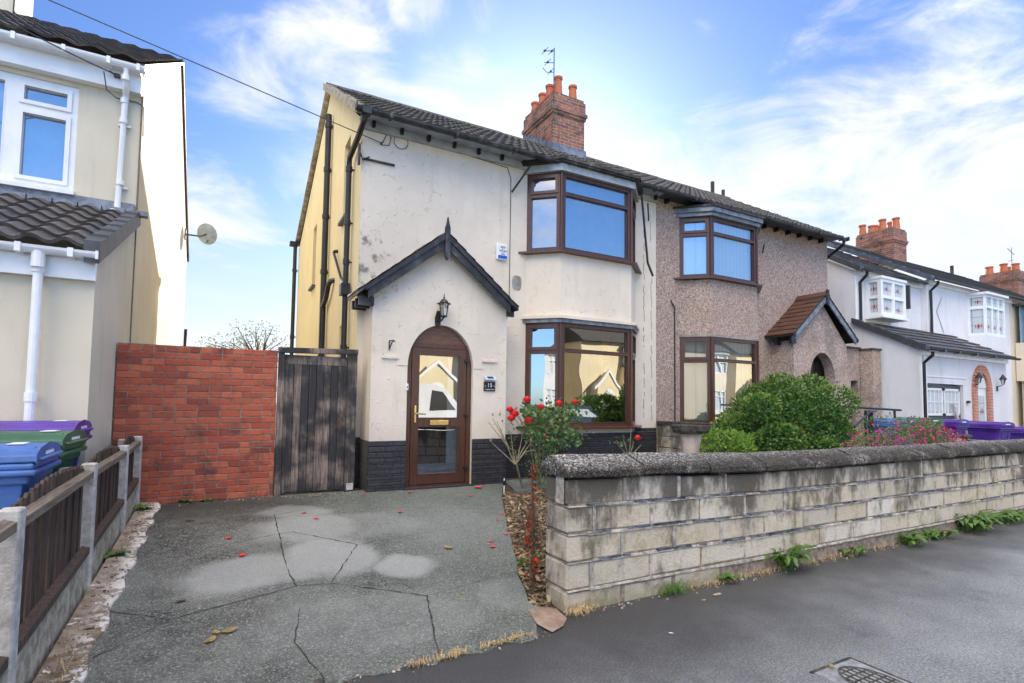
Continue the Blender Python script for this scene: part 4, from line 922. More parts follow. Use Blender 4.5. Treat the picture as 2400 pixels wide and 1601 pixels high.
for x, z in ((6.02, 9.43), (6.2, 9.48), (6.1, 9.19), (6.18, 9.0)): b.tube([(x, 9.68, z), (x, 9.95, z)], .007, 5); b.box(x-.015, x+.015, 9.79, 9.83, z-.02, z+.02)
b.build('tv_aerial', 'darkgrey', ch)
# mailing wire fixed to the eaves
b = MB(); b.tube([(1.87, 7.64, 5.29), (1.87, 7.58, 5.29)], .012, 6); b.build('wire_hook', 'gutter', H)

# ================================================================== PEBBLEDASHED HOUSE
H2 = thing('pebbledashed_house', 'pinkish pebbledashed semi-detached house with brown framed bay windows and a tiled porch', 'house', (10.1, 7.65, .3))
PB = bay_pts(7.91, 8.35, 9.73, 10.18, 7.25, 7.65)
w = pair_front(H2, 7.28, 12.90, PB, 'pebble', holes=[(11.25-7.28, 12.15-7.28, .2, 2.3)]); w.build('front_wall', 'pebble', H2)
w = MB(); gable_side(w, 12.90, 7.65, 10.62, 15.3, 5.60, 7.60, .2, face=1); w.quad((7.28, 15.3, .2), (12.9, 15.3, .2), (12.9, 15.3, 5.62), (7.28, 15.3, 5.62)); w.build('side_wall', 'pebble', H2)
room_block(H2, 7.28, 12.9, 9.2)
bay(H2, PB, [(.2, 1.10), (2.90, 4.0)], 'pebble', 'mahog', (4.05, 5.27), (1.15, 2.86), blind_up='blind', blind_lo='blind')
b = MB(); strip(b, ring(PB, .02), ring(PB, -.03), 2.86, 2.905); b.build('window_flashing', 'cement', H2)
b = MB(); strip(b, ring(PB, .07), ring(PB, -.03), 5.27, 5.34); strip(b, ring(PB, .12), ring(PB, -.03), 5.34, 5.43); b.build('bay_fascia', 'lead', H2)
b = MB(); A_ = ring(PB, .15); b.hexa([(*A_[0], 5.43), (*A_[1], 5.43), (*A_[2], 5.43), (*A_[3], 5.43), (*A_[0], 5.47), (*A_[1], 5.47), (*A_[2], 5.47), (*A_[3], 5.47)]); b.build('bay_roof', 'moss', H2)
b = MB(); b.tube([(10.25, 7.45, 5.05), (10.4, 7.6, 4.92)], .016, 6); b.tube([(7.76, 7.635, 1.1), (7.76, 7.635, 3.45), (7.70, 7.635, 3.5), (7.66, 7.635, 3.58)], .012, 6); b.build('wall_cable', 'black', H2)
rf = main_roof(H2, 7.28, 12.98, 'tile')
b = MB(); gutter(b, 7.28, 13.0, 7.24, 5.545, .055)
for x in (7.9, 8.9, 9.9, 10.9, 11.9, 12.8): b.box(x-.02, x+.02, 7.18, 7.30, 5.485, 5.55)
b.box(12.98, 13.02, 7.17, 7.31, 5.5, 5.59); b.build('gutter', 'gutter', H2)
b = MB(); b.box(7.28, 12.95, 7.33, 7.65, 5.57, 5.60); b.build('soffit', 'darkgrey', H2)
x = 7.5
while x < 12.8:
    if not 7.9 < x < 10.2: b = MB(); b.box(x, x+.045, 7.54, 7.66, 5.485, 5.57); b.build('rafter_foot', 'black', H2)
    x += .42
b = MB(); b.tube([(12.90, 7.24, 5.52), (12.92, 7.26, 5.42), (12.97, 7.6, 5.25), (12.97, 7.8, 5.1), (12.97, 7.8, .3)], .04, 10); b.build('downpipe', 'black', H2)
b = MB(); b.tube([(12.3, 10.6, 7.7), (12.3, 10.6, 8.05)], .055, 10); b.build('vent_pipe', 'cast', H2); b = MB(); b.tube([(14.0-1.25, 10.6, 7.7), (12.75, 10.6, 7.9)], .05, 10); b.build('vent_pipe', 'cast', H2)
pw = MB(); ax2 = 11.70
arch_wall(pw, 10.71, 12.69, .25, 3.90, 7.11, 2.92, ax2, ax2, .47, 2.10, .62, .20)
pw.quad((10.71, 7.11, .25), (10.71, 7.66, .25), (10.71, 7.66, 2.94), (10.71, 7.11, 2.94)); pw.quad((12.69, 7.66, .25), (12.69, 7.11, .25), (12.69, 7.11, 2.94), (12.69, 7.66, 2.94))
for i in range(24):
    a0, a1 = math.pi*i/24, math.pi*(i+1)/24; f_ = lambda a, o: (ax2-(.47+o)*math.cos(a), 2.10+(.62+o)*math.sin(a))
    (xa, za), (xb, zb), (xc, zc_), (xd, zd) = f_(a0, .0), f_(a1, .0), f_(a1, .2), f_(a0, .2)
    pw.quad((xa, 7.085, za), (xb, 7.085, zb), (xc, 7.085, zc_), (xd, 7.085, zd)); pw.quad((xd, 7.085, zd), (xc, 7.085, zc_), (xc, 7.111, zc_), (xd, 7.111, zd)); pw.quad((xa, 7.085, za), (xb, 7.085, zb), (xb, 7.111, zb), (xa, 7.111, za))
pw.build('porch_wall', 'pebble2', H2)
b = MB(); b.box(11.1, 12.3, 8.3, 8.35, .3, 2.6); b.quad((11.23, 7.65, .3), (11.23, 8.3, .3), (11.23, 8.3, 2.4), (11.23, 7.65, 2.4)); b.quad((12.17, 7.65, .3), (12.17, 8.3, .3), (12.17, 8.3, 2.4), (12.17, 7.65, 2.4)); b.build('porch_interior', 'pebble2', H2)
b = MB(); b.box(11.30, 12.10, 8.22, 8.28, .32, 2.25); b.build('front_door', 'mahog', H2)
ez2, az2, xa2, xb2 = 3.06, 4.04, 10.50, 12.90
b = MB(); roof_tiles(b, (xa2, 7.66, ez2), (xa2, 6.95, ez2), (ax2, 7.66, az2), (ax2, 6.95, az2), .17, .17, 0, .014, 2, 'flat', .003); roof_tiles(b, (xb2, 6.95, ez2), (xb2, 7.66, ez2), (ax2, 6.95, az2), (ax2, 7.66, az2), .17, .17, 0, .014, 2, 'flat', .003)
b.prism([(ax2-.11, az2-.06), (ax2, az2+.05), (ax2+.11, az2-.06)], 1, 6.94, 7.66); rfp = b.build('porch_roof', 'tilered', H2)
b = MB()
for e_ in (xa2, xb2): b.hexa([(e_, 6.96, ez2-.05), (ax2, 6.96, az2-.05), (ax2, 7.66, az2-.05), (e_, 7.66, ez2-.05), (e_, 6.96, ez2-.008), (ax2, 6.96, az2-.008), (ax2, 7.66, az2-.008), (e_, 7.66, ez2-.008)])
b.build('roof_deck', 'black', rfp)
for e_ in (xa2, xb2):
    s_ = 1 if e_ > ax2 else -1; k = (az2-ez2)/abs(ax2-e_); b = MB(); xa = e_-s_*.08; za = ez2+k*.08
    b.prism([(xa, za-.16), (xa, za-.05), (ax2, az2-.05), (ax2, az2-.18)], 1, 6.96, 6.99); b.build('bargeboard', 'lead', rfp)
b = MB(); b.box(ax2-.04, ax2+.04, 6.925, 6.957, 3.78, 4.12); b.build('finial', 'bltimber', rfp)
b = MB()
for yy in (7.05, 7.4): b.box(xa2+.06, 10.72, yy, yy+.06, 2.86, 3.02)
b.build('rafter_end', 'black', rfp)

# ================================================================== LEFT HOUSE
HL = thing('left_house', 'pale cream rendered house with white plastic windows, dark pantiled lower roof and a satellite dish', 'house', (-1.1, 6.06, .2))
w = MB(); panel(w, (-8, 6.06), (-1.1, 6.06), .0, 2.78, [(8-4.4, 8-1.78, 1.2, 2.45)], .08); w.build('garage_wall', 'lcream', HL); w = MB()
panel(w, (-8, 8.15), (-1.1, 8.15), 2.7, 5.50, [(8-4.05, 8-1.74, 4.0, 5.32)], .08)
w.build('front_wall', 'lcream', HL)
w = MB(); gable_side(w, -1.1, 6.06, 8.15, 8.151, 2.78, 3.75, .0, face=1, ze2=3.75); w.build('garage_side_wall', 'lcream', HL); w = MB()
gable_side(w, -1.1, 8.151, 12.85, 16.9, 5.80, 8.56, .0, face=1, ze2=5.46); w.build('side_wall', 'lcream', HL)
w = MB(); w.box(-1.105, -1.085, 8.13, 8.145, .2, 5.4); w.build('render_bead', 'rail', HL)
make_window(HL, (-4.05, 8.15), (-1.74, 8.15), 4.0, 5.32, [(.12, .60, 4.12, 4.88), (.12, .60, 5.03, 5.22), (.78, 1.62, 4.12, 5.22), (1.80, 2.20, 4.12, 4.88), (1.80, 2.20, 5.04, 5.21)], 'upvc', setback=.02, sash=(0, 1, 3, 4), back='lblind', backq=.22, sill=(.09, .05, .02))
make_window(HL, (-4.4, 6.06), (-1.78, 6.06), 1.2, 2.45, [(.1, 1.2, 1.32, 2.33), (1.34, 2.5, 1.32, 2.33)], 'upvc', setback=.02, back='lblind', sill=(.09, .05, .02))
b = MB(); roof_tiles(b, (-8, 5.93, 2.84), (-1.12, 5.93, 2.84), (-8, 8.13, 3.83), (-1.12, 8.13, 3.83), .235, .30, .048, .03, 8, 'pan', .004); rl = b.build('lower_roof', 'tiledk', HL)
b = MB(); b.box(-8, -1.12, 8.10, 8.145, 3.80, 3.96)
for i in range(30): x = -8+i*.235; b.box(x, x+.22, 8.0, 8.12, 3.80, 3.86)
b.build('lead_flashing', 'lead', rl)
b = MB(); n = 7
for i in range(n):
    t0, t1 = i/n, (i+1)/n; f = lambda t, o: (5.90+(8.15-5.90)*t, 2.83+(3.84-2.83)*t+o)
    (ya, za), (yb, zb) = f(t0, 0), f(t1, 0); b.hexa([(-1.16, ya, za-.13), (-1.05, ya, za-.13), (-1.05, yb, zb-.13), (-1.16, yb, zb-.13), (-1.17, ya, za+.075), (-1.045, ya, za+.075), (-1.045, yb-.01, zb+.05), (-1.17, yb-.01, zb+.05)])
b.build('verge_tile', 'darkgrey', rl)
b = MB(); b.box(-1.118, -1.04, 5.90, 8.13, 2.60, 2.62) if False else None
b.box(-8, -1.09, 5.99, 6.05, 2.56, 2.78); b.build('fascia', 'upvc', HL)
b = MB(); gutter(b, -8, -1.06, 5.93, 2.80, .062); b.box(-1.075, -1.055, 5.865, 5.995, 2.735, 2.81)
for x in (-1.25, -1.6, -2.3): b.box(x-.02, x+.02, 5.86, 6.0, 2.73, 2.81)
b.tube([(-1.475, 5.93, 2.76), (-1.475, 5.93, 2.62)], .05, 12); gl_ = b.build('lower_gutter', 'upvc', HL)
pipe(HL, -1.475, 5.95, .2, 2.7, .036, 'upvc', collars=(2.62, 1.5), side='y')
b = MB(); b.box(-8, -1.10, 8.03, 8.145, 5.38, 5.62); b.box(-8, -1.1, 7.9, 8.14, 5.60, 5.63); b.build('upper_fascia', 'upvc', HL)
b = MB(); gutter(b, -8, -1.05, 7.93, 5.66, .065); b.box(-1.06, -1.045, 7.86, 8.0, 5.59, 5.67)
for x in (-1.12, -1.42, -1.85, -2.3): b.box(x-.018, x+.018, 7.855, 8.0, 5.585, 5.67)
b.build('upper_gutter', 'upvc', HL)
b = MB(); b.tube([(-1.25, 7.93, 5.62), (-1.25, 7.93, 5.48), (-1.25, 7.98, 5.40), (-1.26, 8.08, 5.32), (-1.27, 8.09, 5.2), (-1.29, 8.09, 3.86), (-1.29, 8.02, 3.80), (-1.32, 7.96, 3.79)], .036, 12)
for z in (5.48, 5.26, 5.0, 4.2): b.tube([(-1.25 if z > 5.3 else -1.275, 7.93 if z > 5.4 else 8.09, z-.03), (-1.25 if z > 5.3 else -1.275, 7.93 if z > 5.4 else 8.09, z+.03)], .044, 12)
for z in (4.95, 4.15): b.box(-1.33, -1.20, 8.11, 8.145, z-.012, z+.012)
b.build('downpipe', 'upvc', HL)
b = MB(); roof_tiles(b, (-8, 7.90, 5.72), (-1.05, 7.90, 5.72), (-8, 12.85, 8.62), (-1.05, 12.85, 8.62), .30, .33, .04, .03, 6, 'pan'); roof_tiles(b, (-1.05, 17.1, 5.4), (-8, 17.1, 5.4), (-1.05, 12.85, 8.62), (-8, 12.85, 8.62), .6, .6, .03, .02, 4, 'pan'); r_ = b.build('roof', 'tiledk', HL)
b = MB()
for (ya, za, yb, zb) in ((7.88, 5.62, 12.85, 8.53), (12.85, 8.53, 17.1, 5.3)):
    b.hexa([(-1.098, ya, za+.01), (-1.05, ya, za+.01), (-1.05, yb, zb+.01), (-1.098, yb, zb+.01), (-1.098, ya, za+.07), (-1.05, ya, za+.07), (-1.05, yb, zb+.07), (-1.098, yb, zb+.07)])
b.build('verge', 'mahog', r_)
b = MB(); b.tube([(-1.04, 16.9, 3.4), (-1.05, 16.9, 2.7), (-1.02, 17.3, 2.0), (-1.0, 17.4, .3)], .04, 8); b.build('rear_downpipe', 'black', HL)
b = MB(); b.box(-5.2, -3.62, 12.3, 13.3, 7.9, 10.4); b.box(-5.26, -3.56, 12.24, 13.36, 10.4, 10.6); c_ = b.build('chimney', 'lcream', HL); b = MB(); b.lathe((-4.4, 12.8, 10.6), [(.14, 0), (.12, .5), (.14, .52)], 12); b.build('chimney_pot', 'terra', c_)
b = MB(); b.tube([(-3.60, 12.28, 8.3), (-3.58, 12.26, 9.6), (-3.75, 12.26, 10.6)], .02, 5); b.build('chimney_cable', 'black', c_)
# satellite dish
ds = MB(); c0 = Vector((-.62, 15.9, 5.83)); ax = Vector((.35, .85, .35)).normalized(); a_ = ax.cross(Vector((0, 0, 1))).normalized(); b_ = ax.cross(a_)
rr = [0, .08, .16, .22, .25]; k0 = len(ds.v)
for r_q in rr:
    for q in range(20): t = 2*math.pi*q/20; ds.v.append(tuple(c0+a_*r_q*math.cos(t)+b_*r_q*1.1*math.sin(t)+ax*(r_q**2*.8)))
for i in range(4):
    for q in range(20): ds.f.append((i*20+q, i*20+(q+1) % 20, (i+1)*20+(q+1) % 20, (i+1)*20+q))
dish = ds.build('satellite_dish', 'greyfas', HL, smooth=True)
b = MB(); b.tube([(-1.1, 15.9, 5.75), (-.75, 15.88, 5.75), tuple(c0)], .022, 6); b.box(-1.1, -1.07, 15.82, 15.98, 5.62, 5.88); e = c0+ax*.32-b_*.12+Vector((.08, 0, -.12)); b.tube([tuple(c0-Vector((0, 0, .23))), tuple(e)], .012, 6); b.box(e.x-.03, e.x+.03, e.y-.05, e.y+.05, e.z-.03, e.z+.05); b.build('dish_arm', 'darkgrey', dish)
b = MB(); b.tube([(-1.34, 8.02, 5.52), (-1.42, 7.95, 5.53)], .012, 6); b.tube([(-1.47, 7.93, 5.5), (-1.45, 8.02, 5.32), (-1.36, 8.1, 5.28), (-1.15, 8.13, 5.30), (-1.08, 8.16, 5.27), (-1.08, 8.2, 4.9)], .007, 5); b.box(-1.38, -1.32, 7.98, 8.03, 5.50, 5.54); b.build('wall_cable', 'darkgrey', HL)

def wire(p, q, name, label, r=.008, sag=.1):
    b = MB(); p, q = Vector(p), Vector(q); b.tube([tuple(p.lerp(q, t/16)-Vector((0, 0, sag*4*(t/16)*(1-t/16)))) for t in range(17)], r, 5)
    o = b.build(name, 'darkgrey'); tag(o, label, 'cable'); return base(o, p)
wire((1.87, 7.60, 5.29), (-6.5, 7.58, 6.84), 'telephone_wire', 'thin dark telephone wire crossing the blue sky down to the cream house eaves', .007, .0)
wire((-1.42, 7.95, 5.52), (-3.0, 6.4, 5.42), 'telephone_wire', 'thin dark telephone wire running to the white fascia of the left house', .008, .05)

# ================================================================== FAR HOUSES ON THE RIGHT
HW = thing('white_house', 'white rendered semi with side garage extension, black downpipes and red brick arch round the door', 'house', (14, 6.25, .2))
w = MB(); panel(w, (14.0, 6.25), (18.6, 6.25), .0, 2.85, [(.3, 2.12, .0, 2.10), (2.66, 3.52, .0, 2.05)], .12)
panel(w, (14.0, 7.63), (17.3, 7.63), 2.7, 5.0, [], 0); panel(w, (17.3, 7.5), (22.75, 7.5), .0, 5.15, [(2.5, 3.9, .0, 4.98)], 0)
w.build('front_wall', 'white', HW)
w = MB(); gable_side(w, 14.0, 6.25, 7.63, 7.631, 2.86, 3.62, .0, ze2=3.62); gable_side(w, 14.0, 7.63, 10.0, 14, 5.02, 6.5, .0, ze2=5.0); w.build('extension_side_wall', 'white', HW); w = MB(); gable_side(w, 17.3, 7.5, 11.2, 15, 5.12, 7.32, 2.9, ze2=5.1)
w.quad((18.6, 6.25, 0), (18.6, 7.6, 0), (18.6, 7.6, 3.6), (18.6, 6.25, 2.85)); w.build('side_wall', 'white', HW)
b = MB(); b.box(14.0, 14.05, 6.20, 6.245, 0, 2.75); b.box(14.15, 14.3, 6.22, 6.245, 0, 2.75); b.box(14.0, 14.2, 7.60, 7.625, 3.6, 4.9); b.box(17.3, 17.42, 7.47, 7.495, 3.4, 5.0); b.box(14.3, 16.3, 6.235, 6.247, 2.25, 2.27); b.box(14.0, 18.6, 6.19, 6.245, 2.74, 2.86); b.box(14, 17.3, 7.55, 7.625, 4.90, 5.03); b.box(17.3, 22.75, 7.42, 7.495, 5.02, 5.15); b.build('white_trim', 'upvc', HW)
b = MB(); roof_tiles(b, (13.9, 6.08, 2.90), (18.75, 6.08, 2.90), (13.9, 7.63, 3.72), (18.75, 7.63, 3.72), .32, .30, .0, .03, 1, 'flat'); r2 = b.build('garage_roof', 'tilegrey', HW)
def vergerow(parent, x, y0, z0, y1, z1, n, mt='darkgrey', w_=.14):
    b = MB()
    for i in range(n):
        t0, t1 = i/n, (i+1)/n; ya, za, yb, zb = y0+(y1-y0)*t0, z0+(z1-z0)*t0, y0+(y1-y0)*t1, z0+(z1-z0)*t1
        b.hexa([(x-w_/2, ya, za-.10), (x+w_/2, ya, za-.10), (x+w_/2, yb, zb-.10), (x-w_/2, yb, zb-.10), (x-w_/2, ya, za+.06), (x+w_/2, ya, za+.06), (x+w_/2, yb, zb+.035), (x-w_/2, yb, zb+.035)])
    return b.build('verge', mt, parent)
M['vergetile'] = simple('blue_grey_verge_tile', (.10, .115, .14), .45, .25, 5)
vergerow(r2, 13.96, 6.05, 2.90, 7.66, 3.74, 7, 'darkgrey')
b = MB(); roof_tiles(b, (13.9, 7.44, 5.02), (17.3, 7.44, 5.02), (13.9, 10.0, 6.65), (17.3, 10, 6.65), .32, .3, 0, .03, 1, 'flat'); r3 = b.build('extension_roof', 'tilegrey', HW); vergerow(r3, 13.96, 7.42, 5.02, 10, 6.66, 9, 'darkgrey')
b = MB(); roof_tiles(b, (17.2, 7.3, 5.16), (22.75, 7.3, 5.16), (17.2, 11.2, 7.5), (22.75, 11.2, 7.5), .32, .3, 0, .03, 1, 'flat'); b.prism([(11.05, 7.45), (11.2, 7.58), (11.35, 7.45)], 0, 17.2, 22.75); r4 = b.build('roof', 'tilegrey', HW); vergerow(r4, 17.22, 7.28, 5.16, 11.2, 7.5, 11, 'vergetile', .2)
b = MB(); gutter(b, 13.95, 18.75, 6.02, 2.88, .055); gutter(b, 13.95, 17.15, 7.40, 5.02, .055); gutter(b, 17.2, 22.75, 7.25, 5.16, .055)
for x in (14.6, 15.3, 16.2, 17.2): b.box(x-.05, x+.05, 5.96, 6.08, 2.82, 2.88)
b.build('gutter', 'black', HW)
for (x, yo, yw, z1, z0) in ((14.12, 6.02, 6.2, 2.8, .0), (14.16, 7.40, 7.57, 4.95, 3.6), (17.42, 7.25, 7.43, 5.08, 3.55)):
    b = MB(); b.tube([(x, yo, z1), (x, yo, z1-.08), (x, yw, z1-.25), (x, yw, z0)], .04, 8); b.build('downpipe', 'black', HW)
# garage door
b = MB(); b.box(14.32, 16.1, 6.31, 6.35, .2, 2.07); gd = b.build('garage_door', 'darkgrey', HW)
b = MB()
for x in range(22): b.box(14.36+x*.08, 14.42+x*.08, 6.30, 6.312, .25, 1.28)
b.build('boarding', 'darkgrey', gd)
for x0_ in (14.40, 15.24):
    b = MB(); x1_ = x0_+.78; z0_, z1_ = 1.34, 1.99; b.box(x0_, x1_, 6.285, 6.306, z0_, z0_+.05); b.box(x0_, x1_, 6.285, 6.306, z1_-.05, z1_); b.box(x0_, x0_+.05, 6.285, 6.306, z0_, z1_); b.box(x1_-.05, x1_, 6.285, 6.306, z0_, z1_); b.box(x0_, x1_, 6.288, 6.306, (z0_+z1_)/2-.012, (z0_+z1_)/2+.012)
    for q in (1, 2, 3): b.box(x0_+q*.78/4-.012, x0_+q*.78/4+.012, 6.288, 6.306, z0_, z1_)
    b.build('garage_window', 'upvc', gd); b = MB(); b.quad((x0_, 6.302, z0_), (x1_, 6.302, z0_), (x1_, 6.302, z1_), (x0_, 6.302, z1_)); b.build('glass', 'leaded', gd)
b = MB(); b.hexa([(15.80, 6.05, .3), (15.86, 6.05, .3), (15.86, 6.1, .3), (15.80, 6.1, .3), (15.58, 6.24, 1.62), (15.66, 6.24, 1.62), (15.66, 6.28, 1.62), (15.58, 6.28, 1.62)]); tag(base(b.build('timber_plank', 'post'), (15.8, 6.05, .2)), 'pale plank leaning against the dark garage door', 'plank')
# arched brick door surround
b = MB(); cx, sp_, rw, rh = 17.09, 1.95, .30, .46
for s_ in (-1, 1):
    for q in range(22): z = .2+q*.08; b.box(cx+s_*(rw+.12)-.11, cx+s_*(rw+.12)+.11, 6.20, 6.252, z, z+.072)
for q in range(15):
    a0, a1 = math.pi*q/15+.015, math.pi*(q+1)/15-.015; f = lambda a, o: (cx-(rw+o)*math.cos(a), sp_+(rh+o)*math.sin(a))
    (xa, za), (xb, zb), (xc, zc_), (xd, zd) = f(a0, .01), f(a1, .01), f(a1, .23), f(a0, .23); b.hexa([(xa, 6.20, za), (xb, 6.20, zb), (xb, 6.25, zb), (xa, 6.25, za), (xd, 6.20, zd), (xc, 6.20, zc_), (xc, 6.25, zc_), (xd, 6.25, zd)])
b.build('brick_arch', M['orangebr'], HW)
b = MB(); b.box(cx-.29, cx+.29, 6.26, 6.30, .2, 2.0); b.poly([(cx-.29*math.cos(math.pi*q/12), 6.262, 2.0+.42*math.sin(math.pi*q/12)) for q in range(13)]); dw = b.build('front_door', 'upvc', HW)
b = MB(); b.box(cx-.17, cx+.17, 6.25, 6.262, .45, 1.85); b.poly([(cx-.2*math.cos(math.pi*q/12), 6.256, 2.02+.28*math.sin(math.pi*q/12)) for q in range(13)]); b.build('glass', 'leaded', dw)
def emblem(parent, x, y, z, s=.09, d=(1, 0)):
    b = MB()
    P = lambda u, v: (x+d[0]*u, y+d[1]*u, z+v)
    for (u, v, a, c) in ((0, 0, .35, .9), (-.75, 0, .18, .5), (.75, 0, .18, .5)): b.poly([P((u-a)*s, v*s), P(u*s, (v-c)*s), P((u+a)*s, v*s), P(u*s, (v+c)*s)])
    b.build('leaded_motif', 'redl', parent)
emblem(dw, cx, 6.246, 1.45, .11)
def lantern(parent, x, y, z):
    b = MB(); b.tube([(x, y, z-.2), (x, y-.02, z-.14), (x-.0, y-.12, z-.11)], .012, 6); b.box(x-.025, x+.025, y-.02, y, z-.26, z-.13); b.lathe((x, y-.13, z+.04), [(.085, .0), (.09, .01), (.04, .08), (.01, .14)], 8); b.lathe((x, y-.13, z-.09), [(.03, 0), (.035, .015)], 8); l = b.build('coach_lantern', 'black', parent)
    b = MB(); b.lathe((x, y-.13, z-.07), [(.035, 0), (.06, .11)], 8); b.build('lantern_glass', 'glassl', l)
lantern(HW, 16.62, 6.24, 2.25); lantern(HW, 17.98, 6.24, 2.25)
b = MB(); b.lathe((16.3, 6.23, 1.65), [(.05, 0), (.05, .06)], 10); b.build('doorbell', 'black', HW)
# side window next to the door
make_window(HW, (18.63, 6.9), (19.6, 6.9), .6, 2.5, [(.07, .45, .7, 1.7), (.07, .45, 1.8, 2.4), (.55, .9, .7, 1.7), (.55, .9, 1.8, 2.4)], 'upvc', setback=0, back='leaded')
b = MB(); b.box(18.6, 19.7, 6.92, 7.49, .2, 2.6); b.box(18.6, 19.8, 6.80, 7.49, 2.6, 2.72); b.build('lower_bay', 'white', HW)
# extension box window
b = MB(); b.box(14.47, 15.71, 7.20, 7.629, 3.79, 3.848); bx = b.build('box_window', 'upvc', HW); b = MB(); b.box(14.47, 15.71, 7.22, 7.629, 4.80, 4.86); b.build('window_top', 'upvc', bx)
fr, gl, sa = MB(), MB(), MB()
window(fr, gl, sa, (14.5, 7.25), (15.68, 7.25), 3.85, 4.80, [(.1, .54, 3.94, 4.30), (.1, .54, 4.38, 4.72), (.64, 1.08, 3.94, 4.30), (.64, 1.08, 4.38, 4.72)], 0, sash=())
window(fr, gl, sa, (14.496, 7.628), (14.496, 7.253), 3.851, 4.80, [(.09, .29, 3.94, 4.30), (.09, .29, 4.38, 4.72)], 0)
f = fr.build('frame', 'upvc', bx); gl.build('glass', 'leaded', bx)
for u in (14.82, 15.36): emblem(bx, u, 7.285, 4.05, .08); emblem(bx, u, 7.285, 4.56, .08)
emblem(bx, 14.535, 7.44, 4.1, .07, (0, 1)); emblem(bx, 14.535, 7.44, 4.56, .07, (0, 1))
# main bay, square
fr, gl, sa = MB(), MB(), MB()
window(fr, gl, sa, (19.9, 7.1), (21.2, 7.1), 3.72, 4.95, [(.07+i*.41, .07+i*.41+.35, 3.80, 4.55) for i in range(3)]+[(.07+i*.41, .07+i*.41+.35, 4.62, 4.88) for i in range(3)], 0)
window(fr, gl, sa, (19.78, 7.5), (19.9, 7.1), 3.72, 4.95, [(.06, .36, 3.80, 4.52), (.06, .36, 4.62, 4.88)], 0)
bm_ = fr.build('bay_window', 'upvc', HW); gl.build('glass', 'leaded', bm_); emblem(bm_, 19.86, 7.27, 4.0, .09, (-.29, .96)); emblem(bm_, 19.86, 7.27, 4.74, .07, (-.29, .96))
for u in (20.14, 20.55, 20.96): emblem(bm_, u, 7.135, 3.98, .08)
b = MB(); b.poly([(19.70, 7.5, 4.95), (19.84, 7.02, 4.95), (21.3, 7.02, 4.95), (21.4, 7.5, 4.95)]); b.poly([(19.70, 7.5, 5.02), (19.84, 7.02, 5.02), (21.3, 7.02, 5.02), (21.4, 7.5, 5.02)]); b.quad((19.70, 7.5, 4.95), (19.84, 7.02, 4.95), (19.84, 7.02, 5.02), (19.7, 7.5, 5.02)); b.quad((19.84, 7.02, 4.95), (21.3, 7.02, 4.95), (21.3, 7.02, 5.02), (19.84, 7.02, 5.02))
b.quad((19.78, 7.5, 0), (19.9, 7.1, 0), (19.9, 7.1, 3.72), (19.78, 7.5, 3.72)); b.quad((19.9, 7.1, 0), (21.2, 7.1, 0), (21.2, 7.1, 3.72), (19.9, 7.1, 3.72)); b.build('bay_wall', 'white', HW)
chimney(HW, 21.8, 22.75, 10.45, 11.75, 6.9, 7.75, 8.33, [(21.95, 11.6, .42), (21.95, 11.25, .3), (22.0, 10.9, .45), (22.35, 10.6, .48), (22.6, 10.9, .45), (22.4, 11.3, .4)], pot_r=.14)
b = MB(); b.poly([(18.2, 7.49, 4.75), (17.85, 7.49, 4.3), (18.25, 7.49, 3.7), (18.28, 7.49, 3.7), (17.89, 7.49, 4.3), (18.23, 7.49, 4.75)]); b.build('render_crack', 'cement', HW)
b = MB(); b.box(16.2, 16.25, 7.4, 7.6, 4.2, 4.85); b.build('open_casement', 'darkgrey', HW)

HN = thing('ivory_house', 'ivory rendered house with white bay windows, the other half of the white pair', 'house', (22.75, 7.5, .2))
w = MB(); panel(w, (22.76, 7.5), (28.6, 7.5), 0, 5.15); w.quad((28.6, 7.5, 0), (28.6, 14, 0), (28.6, 14, 5.1), (28.6, 7.5, 5.1)); w.box(23.05, 24.9, 7.1, 7.48, .0, .9); w.box(23.05, 24.9, 7.1, 7.48, 2.45, 3.72); w.build('front_wall', 'ivory', HN)
make_window(HN, (23.05, 7.1), (24.9, 7.1), 3.72, 4.95, [(.08, .55, 3.8, 4.5), (.08, .55, 4.6, 4.88), (.65, 1.78, 3.8, 4.5), (.65, 1.78, 4.6, 4.88)], 'upvc', setback=0, back='lblind')
make_window(HN, (23.05, 7.1), (24.9, 7.1), .9, 2.45, [(.08, .55, 1.0, 1.85), (.08, .55, 1.95, 2.38), (.65, 1.78, 1.0, 1.85), (.65, 1.78, 1.95, 2.38)], 'upvc', setback=0, back='ivory')
b = MB(); roof_tiles(b, (22.75, 7.3, 5.16), (28.8, 7.3, 5.16), (22.75, 11.2, 7.5), (28.8, 11.2, 7.5), .32, .3, 0, .03, 1, 'flat'); b.box(22.95, 25, 7.0, 7.49, 4.95, 5.02); b.build('roof', 'tilegrey', HN)
b = MB(); gutter(b, 22.76, 28.8, 7.25, 5.16, .055); b.build('gutter', 'black', HN)
b = MB(); b.tube([(29-1.3, 11, 7.4), (27.7, 11, 7.75)], .07, 8); b.build('vent_pipe', 'cast', HN)
HF = thing('farthest_house', 'farthest cream house with a red brick chimney at the right edge of the row', 'house', (31, 7.5, .2))
w = MB(); w.box(31, 43, 7.5, 14.5, 0, 5.1); w.build('wall', 'ivory', HF)
b = MB(); b.prism([(7.2, 5.1), (11, 7.2), (14.8, 5.1)], 0, 30.9, 43); b.build('roof', 'tilegrey', HF)
c_ = chimney(HF, 32.0, 33.3, 10.2, 11.6, 6.4, 7.5, 8.0, [(32.2, 11.3, .4), (32.3, 10.8, .45), (32.7, 10.5, .45), (33.0, 10.9, .4)], pot_r=.17)
